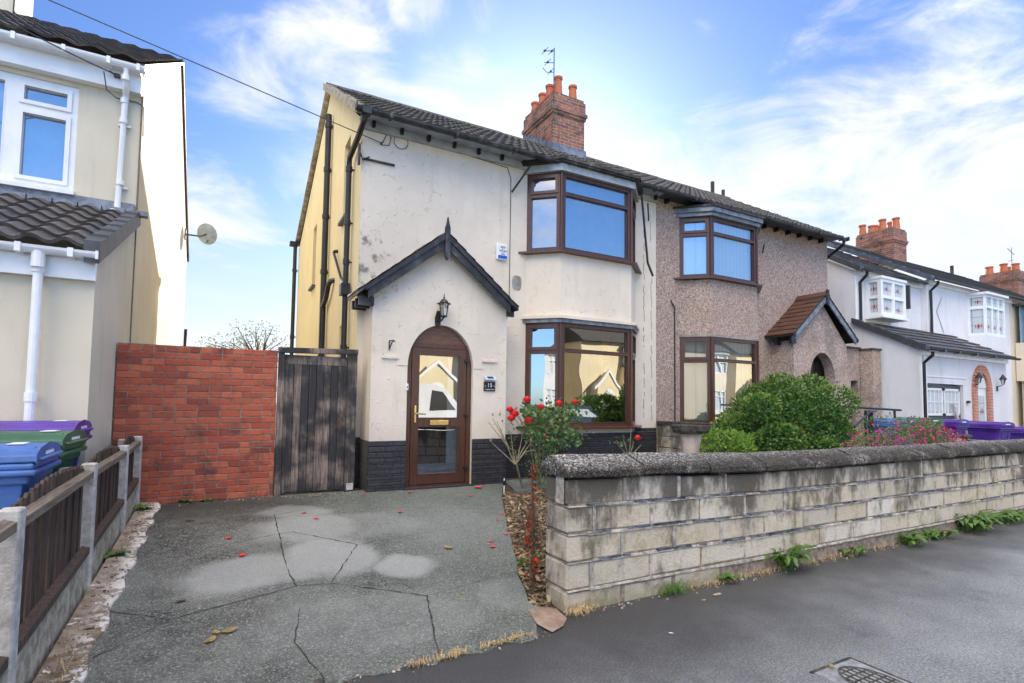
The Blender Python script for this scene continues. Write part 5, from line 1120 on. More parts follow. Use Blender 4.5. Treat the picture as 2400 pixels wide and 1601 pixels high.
b = MB(); b.tube([(31.7, 10.3, 7.2), (31.7, 10.3, 9.0)], .015, 5); b.tube([(31.3, 10.3, 8.9), (32.0, 10.3, 8.7)], .012, 5); b.tube([(31.3, 10.3, 8.3), (31.9, 10.3, 8.45)], .012, 5); b.build('tv_aerial', 'darkgrey', c_)

# walls in the gap
GW = thing('passage_wall', 'grimy pebbledashed wall with a doorway between the brown and white houses', 'wall', (12.95, 7.2, .3))
w = MB(); panel(w, (12.95, 7.28), (14.0, 7.28), .2, 2.92, [(.18, .48, .2, 2.15)], .2); w.box(13.05, 13.55, 6.98, 7.27, .2, 2.86) if False else None
w.build('wall', 'pebble2', GW)
b = MB(); b.box(13.52, 13.86, 6.98, 7.27, .2, 2.88); b.build('pier', 'pebble2', GW); b = MB(); b.box(13.50, 13.89, 6.96, 7.29, 2.88, 2.93); b.box(12.95, 13.5, 7.22, 7.34, 2.92, 2.96); b.build('coping', 'cast', GW)
b = MB(); b.box(13.13, 13.43, 7.45, 7.49, .2, 2.15); b.build('door', 'mahog', GW)

# ================================================================== BRICK WALL, GATE, FENCE
BW = thing('brick_wall', 'orange red brick wall with soldier-edge top between left house and black gate', 'wall', (-.2, 7.25, .3))
w = MB(); zb, h = .24, .0755
for r in range(25):
    z = zb+r*h; x = -1.085-(.11 if r % 2 else 0.)
    top = r == 24
    while x < .555:
        l = .105 if top else (.218 if R.random() < .93 else .105); a, c = max(x, -1.085), min(x+l, .555)
        if c-a > .02:
            zz = z-.024+.024*(x+1.1)/1.66; w.box(a, c, 7.25, 7.36, zz+.005, zz+h-.004, j=.0022, bev=.004)
        x += l+.010
w.build('bricks', M['redbrick'], BW)
w = MB(); w.box(-1.084, .554, 7.256, 7.354, .1, zb+25*h-.01); w.build('mortar', 'mortar', BW)
GT = thing('side_gate', 'charred-looking black boarded timber gate in a black frame', 'gate', (1.0, 7.25, .3))
b = MB()
x = .665
for i in range(8):
    wd = .091; b.box(x, x+wd-.004, 7.27, 7.292, .34, 2.03, j=.0015, bev=.003); x += wd
b.box(.67, 1.39, 7.294, 7.30, .35, 2.02); b.build('boards', M['gate'], GT)
b = MB(); b.box(.64, .68, 7.262, 7.29, .33, 2.08); b.box(1.37, 1.405, 7.262, 7.29, .33, 2.08); b.box(.68, 1.37, 7.264, 7.29, 1.965, 2.08); b.build('gate_frame', M['gate'], GT)
b = MB(); b.box(.565, .635, 7.225, 7.31, .28, 2.10); g1 = b.build('gate_post', M['gate'], GT); b = MB(); b.box(1.41, 1.535, 7.225, 7.31, .28, 2.12); b.build('gate_post', M['gate'], GT)
b = MB(); b.hexa([(.56, 7.21, 2.10), (1.54, 7.21, 2.125), (1.54, 7.32, 2.125), (.56, 7.32, 2.10), (.56, 7.21, 2.165), (1.54, 7.21, 2.19), (1.54, 7.32, 2.19), (.56, 7.32, 2.165)]); b.build('lintel', M['gate'], GT)
b = MB(); b.tube([(1.32, 7.255, 1.27), (1.32, 7.24, 1.22), (1.32, 7.255, 1.17)], .008, 6); b.build('latch', 'leafred', GT)
b = MB(); b.box(1.43, 1.52, 7.218, 7.226, .33, .42, j=.004); b.build('paint_patch', 'post', GT)

FN = thing('picket_fence', 'low brown picket fence with concrete posts beside the driveway', 'fence', (-.85, 5, .1))
posts = [(3.235, .0, 1.0), (4.80, .1, 1.04), (6.22, .2, 1.06), (7.14, .28, 1.09)]
posts = [(1.75, -.05, .97)]+posts
for y, z0, z1 in posts:
    b = MB(); b.box(-.885, -.80, y-.045, y+.045, z0-.1, z1-.01, bev=.008); b.build('fence_post', 'post', FN)
    if y > 2: b = MB(); b.box(-1.02, -.93, y-.02, y+.09, z0-.1, z1-.04, bev=.01); b.build('stub_post', 'post', FN)
for (ya, za, ta), (yb, zb_, tb) in zip(posts, posts[1:]):
    ya += .06; yb -= .06; b = MB()
    L = lambda y, p, q: p+(q-p)*(y-ya)/(yb-ya)
    n = int((yb-ya)/.088)
    for i in range(n):
        y = ya+.03+i*(yb-ya-.06)/n; dome = .055*math.sin(math.pi*(i+.5)/n); top = L(y, ta, tb)-.035+dome; bot = L(y, za, zb_)+.30
        b.box(-.872+.006*(i % 2), -.856+.006*(i % 2), y, y+.056, bot-.02, top, j=.0015)
        b.prism([(y, top), (y+.056, top), (y+.040, top+.02), (y+.016, top+.02)], 0, -.872, -.856)
    b.build('pales', 'fence', FN)
    for z_ in (.335, .92):
        b = MB(); zA, zB = (za+z_ if z_ < .5 else ta-.075), (zb_+z_ if z_ < .5 else tb-.075)
        b.hexa([(-.852, ya, zA-.035), (-.805, ya, zA-.032), (-.805, yb, zB-.032), (-.852, yb, zB-.028), (-.852, ya, zA+.026), (-.805, ya, zA+.012), (-.805, yb, zB+.012), (-.852, yb, zB+.026)]); b.build('rail', 'rail' if z_ > .5 else 'fence', FN)
    b = MB(); b.hexa([(-.87, ya-.02, za-.15), (-.825, ya-.02, za-.15), (-.825, yb+.02, zb_-.15), (-.87, yb+.02, zb_-.15), (-.87, ya-.02, za+.29), (-.825, ya-.02, za+.29), (-.825, yb+.02, zb_+.29), (-.87, yb+.02, zb_+.29)]); b.build('gravel_board', 'gravelb', FN)

# ================================================================== BOUNDARY WALL
SW = thing('boundary_wall', 'low weathered stone block wall with rounded aggregate coping along the pavement', 'wall', (2.2, 3.35, 0))
w = MB(); mo = MB(); sl2 = MB()
Xe = 24.0
course = [(.765, .955), (.56, .755), (.355, .55), (.155, .345), (-.06, .145)]
off = [2.74, 2.45, 2.71, 2.43, 2.72]
for r, ((z0, z1), o0) in enumerate(zip(course, off)):
    x = 2.195; nx = o0
    while x < Xe:
        a, c = x+.0, nx-.022*R.uniform(.6, 1.3); zz0, zz1 = z0+R.uniform(.0, .010), z1-R.uniform(.0, .012); y0_ = 3.207+R.uniform(-.006, .006)
        if r == 4 and x > 3.4: y0_ += .015; zz1 -= .02
        # rounded, slightly irregular block
        w.box(a, c, y0_, 3.50, zz0, zz1, bev=.011 if r < 4 else .02, j=.003)
        if r < 4 and R.random() < .8: mo.box(c-.002, nx+.004, 3.205+R.uniform(0, .008), 3.3, z0+.002, z1-.004, j=.003)
        x = nx; nx += .555+R.uniform(-.02, .02)
    if r < 4:
        x = 2.20
        while x < Xe:
            l = R.uniform(.06, .22); e = x+l; t_ = R.uniform(.010, .019) if x > 2.42-(r % 2)*.1 else .004; zc_ = z0-.005+.004*math.sin(x*2+r)
            mo.hexa([(x, 3.198, zc_-t_*.9), (e, 3.198, zc_-t_), (e, 3.3, zc_-t_), (x, 3.3, zc_-t_*.9), (x, 3.200, zc_+t_*.3), (e, 3.200, zc_+t_*.3), (e, 3.3, zc_+t_*.3), (x, 3.3, zc_+t_*.3)])
            if r < 3 and R.random() < .82 and x > 2.3: sl2.hexa([(x, 3.194, zc_-.001), (e-.012, 3.194, zc_-.001+R.uniform(-.003, .003)), (e-.012, 3.3, zc_), (x, 3.3, zc_), (x, 3.194, zc_+.013), (e-.012, 3.194, zc_+.013), (e-.012, 3.3, zc_+.013), (x, 3.3, zc_+.013)])
            x = e
def settle(mb):
    mb.v = [(x, y, z-.06*min(1, max(0, (x-2.2)/2.2))*min(1, max(0, z/.95))) for x, y, z in mb.v]
for q_ in (w, mo, sl2): settle(q_)
w.build('blocks', 'block', SW); mo.build('pointing', 'mortarwhite', SW); sl2.build('slate_strips', 'slate', SW)
w = MB(); w.box(2.215, Xe, 3.216, 3.49, -.1, .88); w.build('mortar_core', 'mortar', SW)
cp = MB(); prof = [(3.155, .972), (3.143, .985), (3.140, 1.025), (3.155, 1.048), (3.20, 1.070), (3.27, 1.098), (3.35, 1.125), (3.42, 1.12), (3.52, 1.05), (3.545, 1.02), (3.545, .972)]
x = 2.165
while x < Xe:
    e = x+.715+R.uniform(-.02, .02); n = 10; dy, dz = R.uniform(-.005, .005), R.uniform(-.005, .005); k = len(cp.v)
    for i in range(n+1):
        xx = x+(e-.014-x)*i/n; sh = .03 if i in (0, n) else 0
        for (py, pz) in prof:
            cy_, cz_ = 3.345, 1.0; cp.v.append((xx, cy_+(py-cy_)*(1-sh)+dy+R.uniform(-.003, .003), cz_+(pz-cz_)*(1-sh*2)+dz+R.uniform(-.003, .003)))
    m_ = len(prof)
    for i in range(n):
        for q in range(m_): cp.f.append((k+i*m_+q, k+i*m_+(q+1) % m_, k+(i+1)*m_+(q+1) % m_, k+(i+1)*m_+q))
    cp.f.append(tuple(range(k, k+m_))); cp.f.append(tuple(range(k+n*m_+m_-1, k+n*m_-1, -1))); x = e
settle(cp); cp.build('coping_stones', 'coping', SW, smooth=False)
b = MB(); b.poly([(2.186, 3.29+.055*math.cos(a), .93+.10*math.sin(a)) if True else 0 for a in [math.pi*q/8 for q in range(9)]]+[(2.186, 3.235, .77), (2.186, 3.345, .77)]); b.build('end_patch', 'mortarwhite', SW)
b = MB(); b.poly([(1.95, 3.33, gz(3.3)+.012), (1.90, 3.12, .018), (1.93, 2.98, .012), (2.05, 3.03, .012), (2.14, 3.12, .012), (2.17, 3.30, .014), (2.10, 3.36, .02)]); tag(base(b.build('threshold_stone', 'brownstone'), (2.02, 3.15, 0)), 'broken brown paving stone at the corner of the driveway and the wall end', 'paving stone')
PW = thing('party_wall', 'grey block garden wall dividing the cream and brown houses', 'wall', (7.35, 5.5, .2))
w = MB()
for r in range(5):
    y = (6.2 if r > 2 else 3.6)+(.2 if r % 2 else 0)
    while y < 7.6: w.box(7.29, 7.42, y, min(y+.43, 7.62), .08+r*.21, .08+r*.21+.20, bev=.008, j=.003); y += .445
w.build('blocks', 'block', PW); w = MB(); w.box(7.26, 7.45, 6.18, 7.63, 1.13, 1.20, bev=.01); w.build('coping', 'cast', PW)
DW = thing('low_garden_wall', 'low garden wall with a square capped pier behind the fuchsia', 'wall', (12.9, 4.5, .1))
w = MB(); w.box(12.3, 12.9, 4.95, 5.1, .0, .93); w.box(12.88, 13.05, 3.5, 5.1, 0, .90); w.build('wall', 'mortarwhite', DW); w = MB(); w.box(12.62, 12.95, 4.88, 5.18, .93, 1.0, bev=.02); w.build('pier_cap', 'cast', DW)
RL = thing('handrail', 'black metal handrail beside the brown house porch', 'railing', (11.6, 6, .2))
b = MB(); b.tube([(10.2, 6.0, 1.53), (12.65, 6.0, 1.46)], .022, 8); b.tube([(10.1, 5.55, 1.15), (11.0, 5.75, 1.43), (11.7, 6.0, 1.44)], .02, 8); b.build('rail', 'black', RL)
for x, y in ((11.45, 6.0), (11.25, 5.85), (12.4, 6.0), (10.75, 5.7)): b = MB(); b.tube([(x, y, .2), (x, y, 1.45)], .025, 8); b.build('rail_post', 'black', RL)

# ================================================================== WHEELIE BINS
def wheelie(name, label, mt, loc, rotz, group=None, lid=None):
    t = thing(name, label, 'wheelie bin', (0, 0, 0), group); lid = lid or mt
    b = MB(); w0, w1, d0, d1, H_ = .225, .275, .23, .32, .90
    b.hexa([(-w0, -d0, .05), (w0, -d0, .05), (w0, d0*.8, .05), (-w0, d0*.8, .05), (-w1, -d1, H_), (w1, -d1, H_), (w1, d1, H_), (-w1, d1, H_)])
    for s_ in (-1, 1): b.hexa([(s_*.12-.02, -d0-.012, .12), (s_*.12+.02, -d0-.012, .12), (s_*.12+.02, -d0, .12), (s_*.12-.02, -d0, .12), (s_*.14-.02, -d1-.002, H_-.12), (s_*.14+.02, -d1-.002, H_-.12), (s_*.14+.02, -d1+.02, H_-.12), (s_*.14-.02, -d1+.02, H_-.12)])
    b.build('body', mt, t, bevel=.018)
    b = MB(); b.box(-w1-.035, w1+.035, -d1-.04, d1+.035, H_+.0, H_+.035); b.box(-w1-.05, w1+.05, -d1-.055, d1+.03, H_-.035, H_+.0); b.box(-w1-.015, w1+.015, -d1-.02, d1+.02, H_-.085, H_-.03); b.build('rim', mt, t, bevel=.012)
    b = MB(); pts = [(-w1-.02, H_+.04), (-w1-.01, H_+.085), (-w1+.06, H_+.11), (0, H_+.135), (w1-.06, H_+.11), (w1+.01, H_+.085), (w1+.02, H_+.04)]
    b.prism(pts, 1, -d1-.05, d1+.02)
    b.box(-w1+.02, w1-.02, -d1-.075, -d1-.045, H_+.045, H_+.065)
    for s_ in (-1, 1): b.box(s_*.16-.015, s_*.16+.015, -d1-.02, d1-.02, H_+.10, H_+.125)
    b.build('lid', lid, t, bevel=.012)
    b = MB(); b.box(-.07, .07, -d1+.06, -d1+.14, H_+.132, H_+.1355); b.box(-.10, .10, -d1-.052, -d1-.0505, H_+.07, H_+.09); b.build('sticker', 'sticker', t)
    b = MB(); b.tube([(-.24, d1+.085, H_+.0), (.24, d1+.085, H_+.0)], .016, 8)
    for s_ in (-1, 1): b.box(s_*.22-.015, s_*.22+.015, d1, d1+.09, H_-.06, H_+.03)
    b.build('handle', mt, t)
    for s_ in (-1, 1): b = MB(); b.tube([(s_*.24-.025, d0*.9, .10), (s_*.24+.025, d0*.9, .10)], .10, 16); b.build('wheel', 'rubber', t)
    t.location = loc; t.rotation_euler = (0, 0, rotz); return t
G1 = 'wheelie bins behind the picket fence'
wheelie('wheelie_bin', 'bright blue wheelie bin nearest the camera behind the picket fence', 'bluebin', (-1.33, 4.30, .18), rad(92), G1)
wheelie('wheelie_bin', 'green wheelie bin between the blue and purple bins behind the picket fence', 'green', (-1.34, 5.02, .22), rad(88), G1)
wheelie('wheelie_bin', 'purple wheelie bin at the back behind the green one by the cream garage', 'purple', (-1.42, 5.68, .27), rad(90), G1)
G2 = 'wheelie bins in front of the white house'
wheelie('wheelie_bin', 'blue wheelie bin leftmost of the row before the white house', 'bluebin', (12.15, 5.95, .26), rad(4), G2)
wheelie('wheelie_bin', 'green wheelie bin between the blue and purple bins before the white house', 'green', (13.15, 5.95, .27), rad(-3), G2)
wheelie('wheelie_bin', 'left of the two tall purple wheelie bins before the white house', 'purple', (14.25, 5.9, .24), rad(3), G2)
wheelie('wheelie_bin', 'right of the two tall purple wheelie bins before the white house', 'purple', (16.05, 5.75, .18), rad(-4), G2)
wheelie('wheelie_bin', 'lower purple wheelie bin beyond the tall purple ones at right', 'purple', (17.6, 5.7, .05), rad(6), G2)
wheelie('wheelie_bin', 'green wheelie bin at the far right edge of the bin row', 'green', (18.9, 5.7, .02), rad(0), G2)

# ================================================================== PLANTS
def shrub(name, label, c, rad3, n, lm, size, cat='shrub', group=None, stems=14, lumps=9, base_z=None, seed=1, young=False):
    r = random.Random(seed); c = Vector(c); z0 = base_z if base_z is not None else 0
    t = thing(name, label, cat, (c.x, c.y, z0), group)
    L = []
    for i in range(lumps):
        d = Vector((r.gauss(0, 1), r.gauss(0, 1), r.gauss(0, 1)*.8+.25)).normalized(); s_ = r.uniform(.19, .36); q = .74+r.uniform(-.05, .12)
        L.append((Vector((d.x*q, d.y*q, d.z*q)), s_))
    L.append((Vector((0, 0, 0)), .72))
    mb = MB()
    for i in range(n):
        o, s_ = L[r.randrange(len(L)) if r.random() < .7 else -1]; d = Vector((r.gauss(0, 1), r.gauss(0, 1), r.gauss(0, 1))).normalized(); q = s_*(r.random()**.18)*(1+.045*r.gauss(0, 1))
        p = o+d*q; P = Vector((c.x+p.x*rad3[0], c.y+p.y*rad3[1], c.z+p.z*rad3[2]))
        if P.z < z0+.03: continue
        mb.leaf(P, size, nrm=d)
    tips = MB(); main_mb = mb
    if young:
        for i in range(int(n*.16)):
            o, s_ = L[r.randrange(len(L)-1)]; d = Vector((r.gauss(0, 1), r.gauss(0, 1), r.gauss(0, 1)+.6)).normalized()
            p = o+d*s_*r.uniform(.97, 1.08); tips.leaf((c.x+p.x*rad3[0], c.y+p.y*rad3[1], c.z+p.z*rad3[2]), size, nrm=d)
        tips.build('young_leaves', 'leafyoung', t)
    for i in range(stems*5):
        o, s_ = L[r.randrange(len(L))]; d = Vector((r.gauss(0, 1), r.gauss(0, 1), abs(r.gauss(0, 1))+.3)).normalized(); p = o+d*s_
        for k in range(6): q = p+d*(.022*k); mb.leaf((c.x+q.x*rad3[0], c.y+q.y*rad3[1], c.z+q.z*rad3[2]), size*.9, nrm=d)
    mb.build('foliage', lm, t)
    s = MB()
    for i in range(stems):
        o, s_ = L[r.randrange(len(L))]; e = (c.x+o.x*rad3[0]*.9, c.y+o.y*rad3[1]*.9, c.z+o.z*rad3[2]*.9); s.tube([(c.x+r.uniform(-.1, .1), c.y+r.uniform(-.1, .1), z0), ((c.x+e[0])/2, (c.y+e[1])/2, z0+(e[2]-z0)*.6), e], .014, 5, r1=.005)
    s.build('stems', 'bark', t); return t
shrub('round_bush', 'large rounded dark green bush in the brown house garden', (8.30, 5.55, 1.12), (1.42, 1.05, .90), 38000, 'leafbush', .058, 'bush', lumps=26, base_z=.2, seed=4, stems=26, young=True)
shrub('lime_shrub', 'small lime green leafy shrub left of the round bush', (6.4, 5.3, .82), (.62, .5, .46), 3600, 'leaflime', .045, base_z=.18, seed=9)
fu = shrub('fuchsia_bush', 'pale leaved bush covered with magenta pink flowers behind the wall', (9.75, 4.6, .82), (1.75, .55, .50), 9000, 'leaffu', .040, base_z=.12, seed=21, lumps=18)
b = MB(); r = random.Random(5)
for i in range(620):
    a = r.uniform(0, 6.28); q = r.random()**.4; x = 9.75+1.75*q*math.cos(a); y = 4.6+.55*q*math.sin(a)*(1 if r.random() < .35 else -1 if math.sin(a) > 0 else 1); z = .82+.50*math.sqrt(max(0, 1-q*q))*r.uniform(.2, 1.05)+r.uniform(-.1, .06)
    if r.random() < .25: z += .06
    k = len(b.v); s_ = r.uniform(.018, .034)
    for j in range(4): b.leaf((x, y-.02, z), s_, .8, up=-.6)
fl = b.build('blossoms', 'pink', fu); fl['kind'] = 'stuff'

# rose bush against the bay
RB = thing('rose_bush', 'leggy rose bush with coral red blooms growing beside the bay window', 'rose bush', (3.78, 6.62, gz(6.62)))
Yr = 6.6
def rp(x5, z5, y=6.6): s_ = y/5.2; return Vector((x5*s_, y, 1.5+(z5-1.5)*s_))
stm = MB(); dst = MB()
base_p = Vector((3.78, 6.62, .24)); bl2 = Vector((4.02, 6.55, .24))
targets = [rp(3.00, 1.52), rp(2.84, 1.36), rp(2.84, 1.43), rp(3.03, 1.30), rp(3.18, 1.42), rp(3.43, 1.48), rp(3.66, 1.50), rp(2.90, 1.38)]
for i, t_ in enumerate(targets):
    m1 = bl2.lerp(t_, .45)+Vector((R.uniform(-.08, .12), R.uniform(-.1, .1), .12)); stm.tube([tuple(bl2+Vector((R.uniform(-.04, .04), 0, 0))), tuple(m1), tuple(t_-Vector((0, 0, .03)))], .011, 6, r1=.004)
for (x5, z5) in ((2.57, 1.33), (2.52, 1.29), (2.68, 1.14), (2.62, 1.3)):
    t_ = rp(x5, z5); j = rp(2.78, 1.0); dst.tube([tuple(base_p), tuple(rp(2.88, .8)), tuple(rp(2.86, .97)), tuple(j), tuple(t_)], [.016, .014, .012, .008, .004], 6)
for (x5, z5) in ((2.55, 1.08), (2.95, 1.16), (3.0, 1.05), (3.08, 1.08), (2.8, 1.16), (2.72, 1.1), (3.1, .98)):
    dst.tube([tuple(rp(2.86, .82)), tuple(rp(2.86+(x5-2.86)*.5, .95)), tuple(rp(x5, z5))], [.012, .008, .004], 6); p = rp(x5, z5); dst.lathe(tuple(p), [(.004, 0), (.013, .01), (.012, .024), (.005, .03)], 6)
for p in (rp(2.57, 1.36), rp(2.66, 1.36), rp(2.84, 1.2)): dst.lathe(tuple(p), [(.004, 0), (.016, .012), (.014, .03), (.004, .04)], 7)
stm.build('green_stems', 'stem', RB); dst.build('dry_stems', 'deadstem', RB)
lf = MB(); r = random.Random(3)
for i in range(1300):
    u = r.random(); c = [(3.30, 1.36, .22, .13), (3.42, 1.20, .26, .15), (3.15, 1.34, .16, .10), (3.55, 1.40, .22, .08), (3.38, 1.02, .22, .13), (3.6, 1.12, .2, .1), (3.12, 1.16, .18, .12), (3.0, 1.42, .1, .05)][r.randrange(8)]
    p = rp(c[0]+r.gauss(0, c[2]*.5), c[1]+r.gauss(0, c[3]*.6), 6.6+r.gauss(0, .16)); lf.leaf(p, .068, .65, up=-.1)
for i in range(60):
    t_ = r.random(); p = rp(2.86, .8).lerp(rp(2.57+r.random()*.3, 1.3), t_) if r.random() < .4 else rp(3.2+r.gauss(0, .15), .65+r.random()*.3, 6.5); lf.leaf(p, .05, .6)
for i in range(160): p = Vector((3.95+r.gauss(0, .12), 6.45+r.gauss(0, .1), .35+r.random()*.45)); lf.leaf(p, .04, .6)
lf.build('leaves', 'leafrose', RB)
def rosehead(p, s, parent):
    b = MB(); s = s*1.15
    for ly, (n_, rr, up_) in enumerate(((9, .95, -.2), (8, .85, .15), (7, .62, .42), (6, .35, .6))):
        for i in range(n_):
            a = 2*math.pi*i/n_+ly*.7+R.uniform(-.2, .2); c = Vector((math.cos(a), math.sin(a), 0)); tq = Vector((-c.y, c.x, 0)); q = p+c*rr*s*.78+Vector((0, 0, up_*s*.8)); nrm = (c*rr+Vector((0, 0, up_*.9))).normalized(); ud = nrm.cross(tq)*-1
            if ud.z < 0: ud = -ud
            w_ = s*.42; h_ = s*.40; o = nrm*s*.16; k = len(b.v)
            b.v += [tuple(q-ud*h_*.9-tq*w_*.4-o), tuple(q-ud*h_*.9+tq*w_*.4-o), tuple(q+tq*w_), tuple(q+ud*h_*.9+tq*w_*.5+o*.8), tuple(q+ud*h_*.9-tq*w_*.5+o*.8), tuple(q-tq*w_)]; b.f += [(k, k+1, k+2, k+5), (k+5, k+2, k+3, k+4)]
    f = b.build('rose_bloom', 'rose', parent); b = MB(); b.lathe(tuple(p-Vector((0, 0, .75*s))), [(.05*s, 0), (.22*s, .1*s), (.4*s, .35*s)], 7); b.build('calyx', 'stem', f)
for (x5, z5, s_) in ((3.0, 1.54, .058), (2.84, 1.38, .066), (2.78, 1.43, .05), (3.03, 1.30, .066), (2.76, 1.38, .0), (3.18, 1.46, .055), (3.43, 1.50, .055), (3.66, 1.52, .046), (2.80, 1.33, .055), (3.24, 1.12, .030)):
    if s_: rosehead(rp(x5, z5, 6.5), s_, RB)
# small rose by the party wall
SR = thing('small_rose', 'small half-bare rose with one red bloom by the party wall', 'rose bush', (5.35, 6.2, gz(6.2)))
b = MB(); 
for tx, tz in ((5.25, .98), (5.45, .95), (5.10, .95), (5.6, .9), (5.4, 1.15)): b.tube([(5.35, 6.2, .25), (5.36, 6.2, .7), (tx, 6.2, tz)], .009, 5, r1=.004)
b.build('stems', 'deadstem', SR); rosehead(Vector((5.48, 6.15, 1.0)), .05, SR); b = MB()
for i in range(26): b.leaf((5.22+R.gauss(0, .12), 6.2+R.gauss(0, .06), .93+R.gauss(0, .05)), .06, .6)
b.build('leaves', 'leafrose', SR)
VN = thing('red_creeper', 'dry rust red creeper climbing the back corner of the stone wall end', 'creeper', (2.14, 3.62, .05))
b = MB(); s = MB(); r = random.Random(8)
for i in range(150): z = r.uniform(.08, 1.0); b.leaf((2.14+.02*math.sin(z*9)+r.gauss(0, .016), 3.62+r.gauss(0, .02), z), .04, .7)
b.build('leaves', 'leafred', VN)
for q in range(3): s.tube([(2.13+q*.02, 3.62, .03), (2.14+q*.01, 3.6, .5), (2.13, 3.6, 1.05)], .005, 5)
s.build('stems', 'bark', VN)
LC = thing('low_clump', 'low green plant with a red bloom lying in the bark bed', 'plant', (2.30, 4.02, .07))
b = MB()
for i in range(50): b.leaf((2.36+R.gauss(0, .06), 4.0+R.gauss(0, .07), .10+R.random()*.08), .06, .6)
b.build('leaves', 'leafrose', LC); rosehead(Vector((2.38, 3.95, .14)), .045, LC)
b = MB()
for i in range(160): a = R.uniform(0, 6.28); b.leaf((2.62+.12*math.cos(a)*R.random(), 4.35+.3*R.random(), .1+R.random()*.35), .05, .35)
for i in range(12): b.tube([(2.58+R.uniform(0, .15), 4.3+R.uniform(0, .3), .08), (2.53+R.uniform(0, .2), 4.3+R.uniform(0, .3), .5)], .005, 4)
tag(base(b.build('dead_plant', 'bark'), (2.62, 4.4, .08)), 'dark dried up dead plant in the bark bed behind the wall end', 'plant')

def weed(label, c, n, h, mt='weed', spread=.12, wide=.035):
    b = MB(); c = Vector(c)
    for i in range(n):
        a = R.uniform(0, 6.28); d = Vector((math.cos(a), math.sin(a)*.7-.25, 0)); L = h*R.uniform(.6, 1.2); p0 = c+Vector((R.uniform(-1, 1)*spread*.3, R.uniform(-.5, .5)*spread*.3, 0)); sd = Vector((-d.y, d.x, 0))*wide*R.uniform(.6, 1.2)
        p1 = p0+d*L*.35+Vector((0, 0, L*.55)); p2 = p0+d*L*.75+Vector((0, 0, L*.62)); p3 = p0+d*L*1.05+Vector((0, 0, L*.42))
        k = len(b.v); b.v += [tuple(p0-sd*.2), tuple(p0+sd*.2), tuple(p1-sd), tuple(p1+sd), tuple(p2-sd*.9), tuple(p2+sd*.9), tuple(p3)]; b.f += [(k, k+1, k+3, k+2), (k+2, k+3, k+5, k+4), (k+4, k+5, k+6)]
    o = b.build('weed', mt); tag(o, label, 'weed', 'weeds along the wall foot' if c.x > 2 else None); return base(o, c)
def blades(name, label, pts, n, h, mt='straw', cat='grass tuft', sp=.05):
    b = MB()
    for i in range(n):
        t_ = R.random()*(len(pts)-1); k_ = int(t_); p = Vector(pts[k_]).lerp(Vector(pts[min(k_+1, len(pts)-1)]), t_-k_)+Vector((R.gauss(0, sp), R.gauss(0, sp*.35), 0))
        d = Vector((R.gauss(0, 1), R.gauss(0, 1)-.4, 0)); d.normalize(); L = h*R.uniform(.4, 1.3); s_ = Vector((-d.y, d.x, 0))*.0018; q = p+d*L*.4+Vector((0, 0, L*.6)); e = p+d*L*1.0+Vector((0, 0, L*.55*R.random()))
        k = len(b.v); b.v += [tuple(p-s_), tuple(p+s_), tuple(q+s_), tuple(q-s_), tuple(e)]; b.f += [(k, k+1, k+2, k+3), (k+3, k+2, k+4)]
    o = b.build(name, mt); tag(o, label, cat); return base(o, pts[0])
weed('largest weed, a tall dandelion clump at the foot of the stone wall', (4.60, 3.16, 0), 34, .30, spread=.2, wide=.022)
weed('tiny dandelion left of the large weed at the wall foot', (3.83, 3.17, 0), 12, .10)
weed('low broad-leaved weed first to the right of the large weed', (6.75, 3.16, 0), 34, .16, spread=.6)
weed('leafy weed clump far right at the wall foot beside the taller clump', (7.3, 3.16, 0), 26, .15, spread=.5)
weed('taller leafy weed clump at the far right of the wall foot', (8.25, 3.15, 0), 60, .30, spread=.8)
weed('low spreading weed farthest right along the wall foot', (9.2, 3.17, 0), 40, .22, spread=.9)
weed('green weed at the wall foot just left of the frame edge', (10.4, 3.17, 0), 30, .25, spread=.7)
weed('short weed hanging at the wall foot between the large and low clumps', (5.7, 3.17, 0), 16, .12, spread=.4)
weed('small green weed at the foot of the picket fence', (-.76, 5.45, .17), 14, .11)
weed('tiny green weed where the fence post meets the brick wall', (-.75, 6.95, .28), 12, .12)
weed('tiny weed at the foot of the brick wall', (-.35, 7.22, .29), 12, .08)
weed('tiny green sprouts at the foot of the brick wall nearer the gate', (-.15, 7.22, .29), 10, .07)
blades('grass_tuft', 'dry straw coloured grass tuft at the bottom corner of the stone wall', [(2.20, 3.17, .0), (2.38, 3.18, 0)], 130, .09, sp=.03)
blades('grass_tuft', 'green grass tuft growing from the stone wall foot', [(3.10, 3.18, 0), (3.30, 3.18, 0)], 170, .13, 'weed', sp=.03)
blades('grass_tuft', 'dry grass fringe in the left half of the driveway lip', [(.95, 2.97, .005), (1.22, 2.975, .005), (1.30, 2.98, .005)], 170, .055, sp=.02)
blades('grass_tuft', 'dry grass fringe in the right half of the driveway lip', [(1.42, 2.99, .005), (1.80, 3.02, .005)], 150, .05, sp=.02)
blades('grass_tuft', 'thin dry grass among litter along the stone wall foot', [(3.4, 3.18, 0), (4.4, 3.18, 0), (6.5, 3.18, 0)], 360, .07, sp=.06)
blades('grass_tuft', 'long dry grass blades beside the edging strip at the front', [(-.66, 3.3, .04), (-.7, 3.9, .08)], 22, .13, sp=.03)

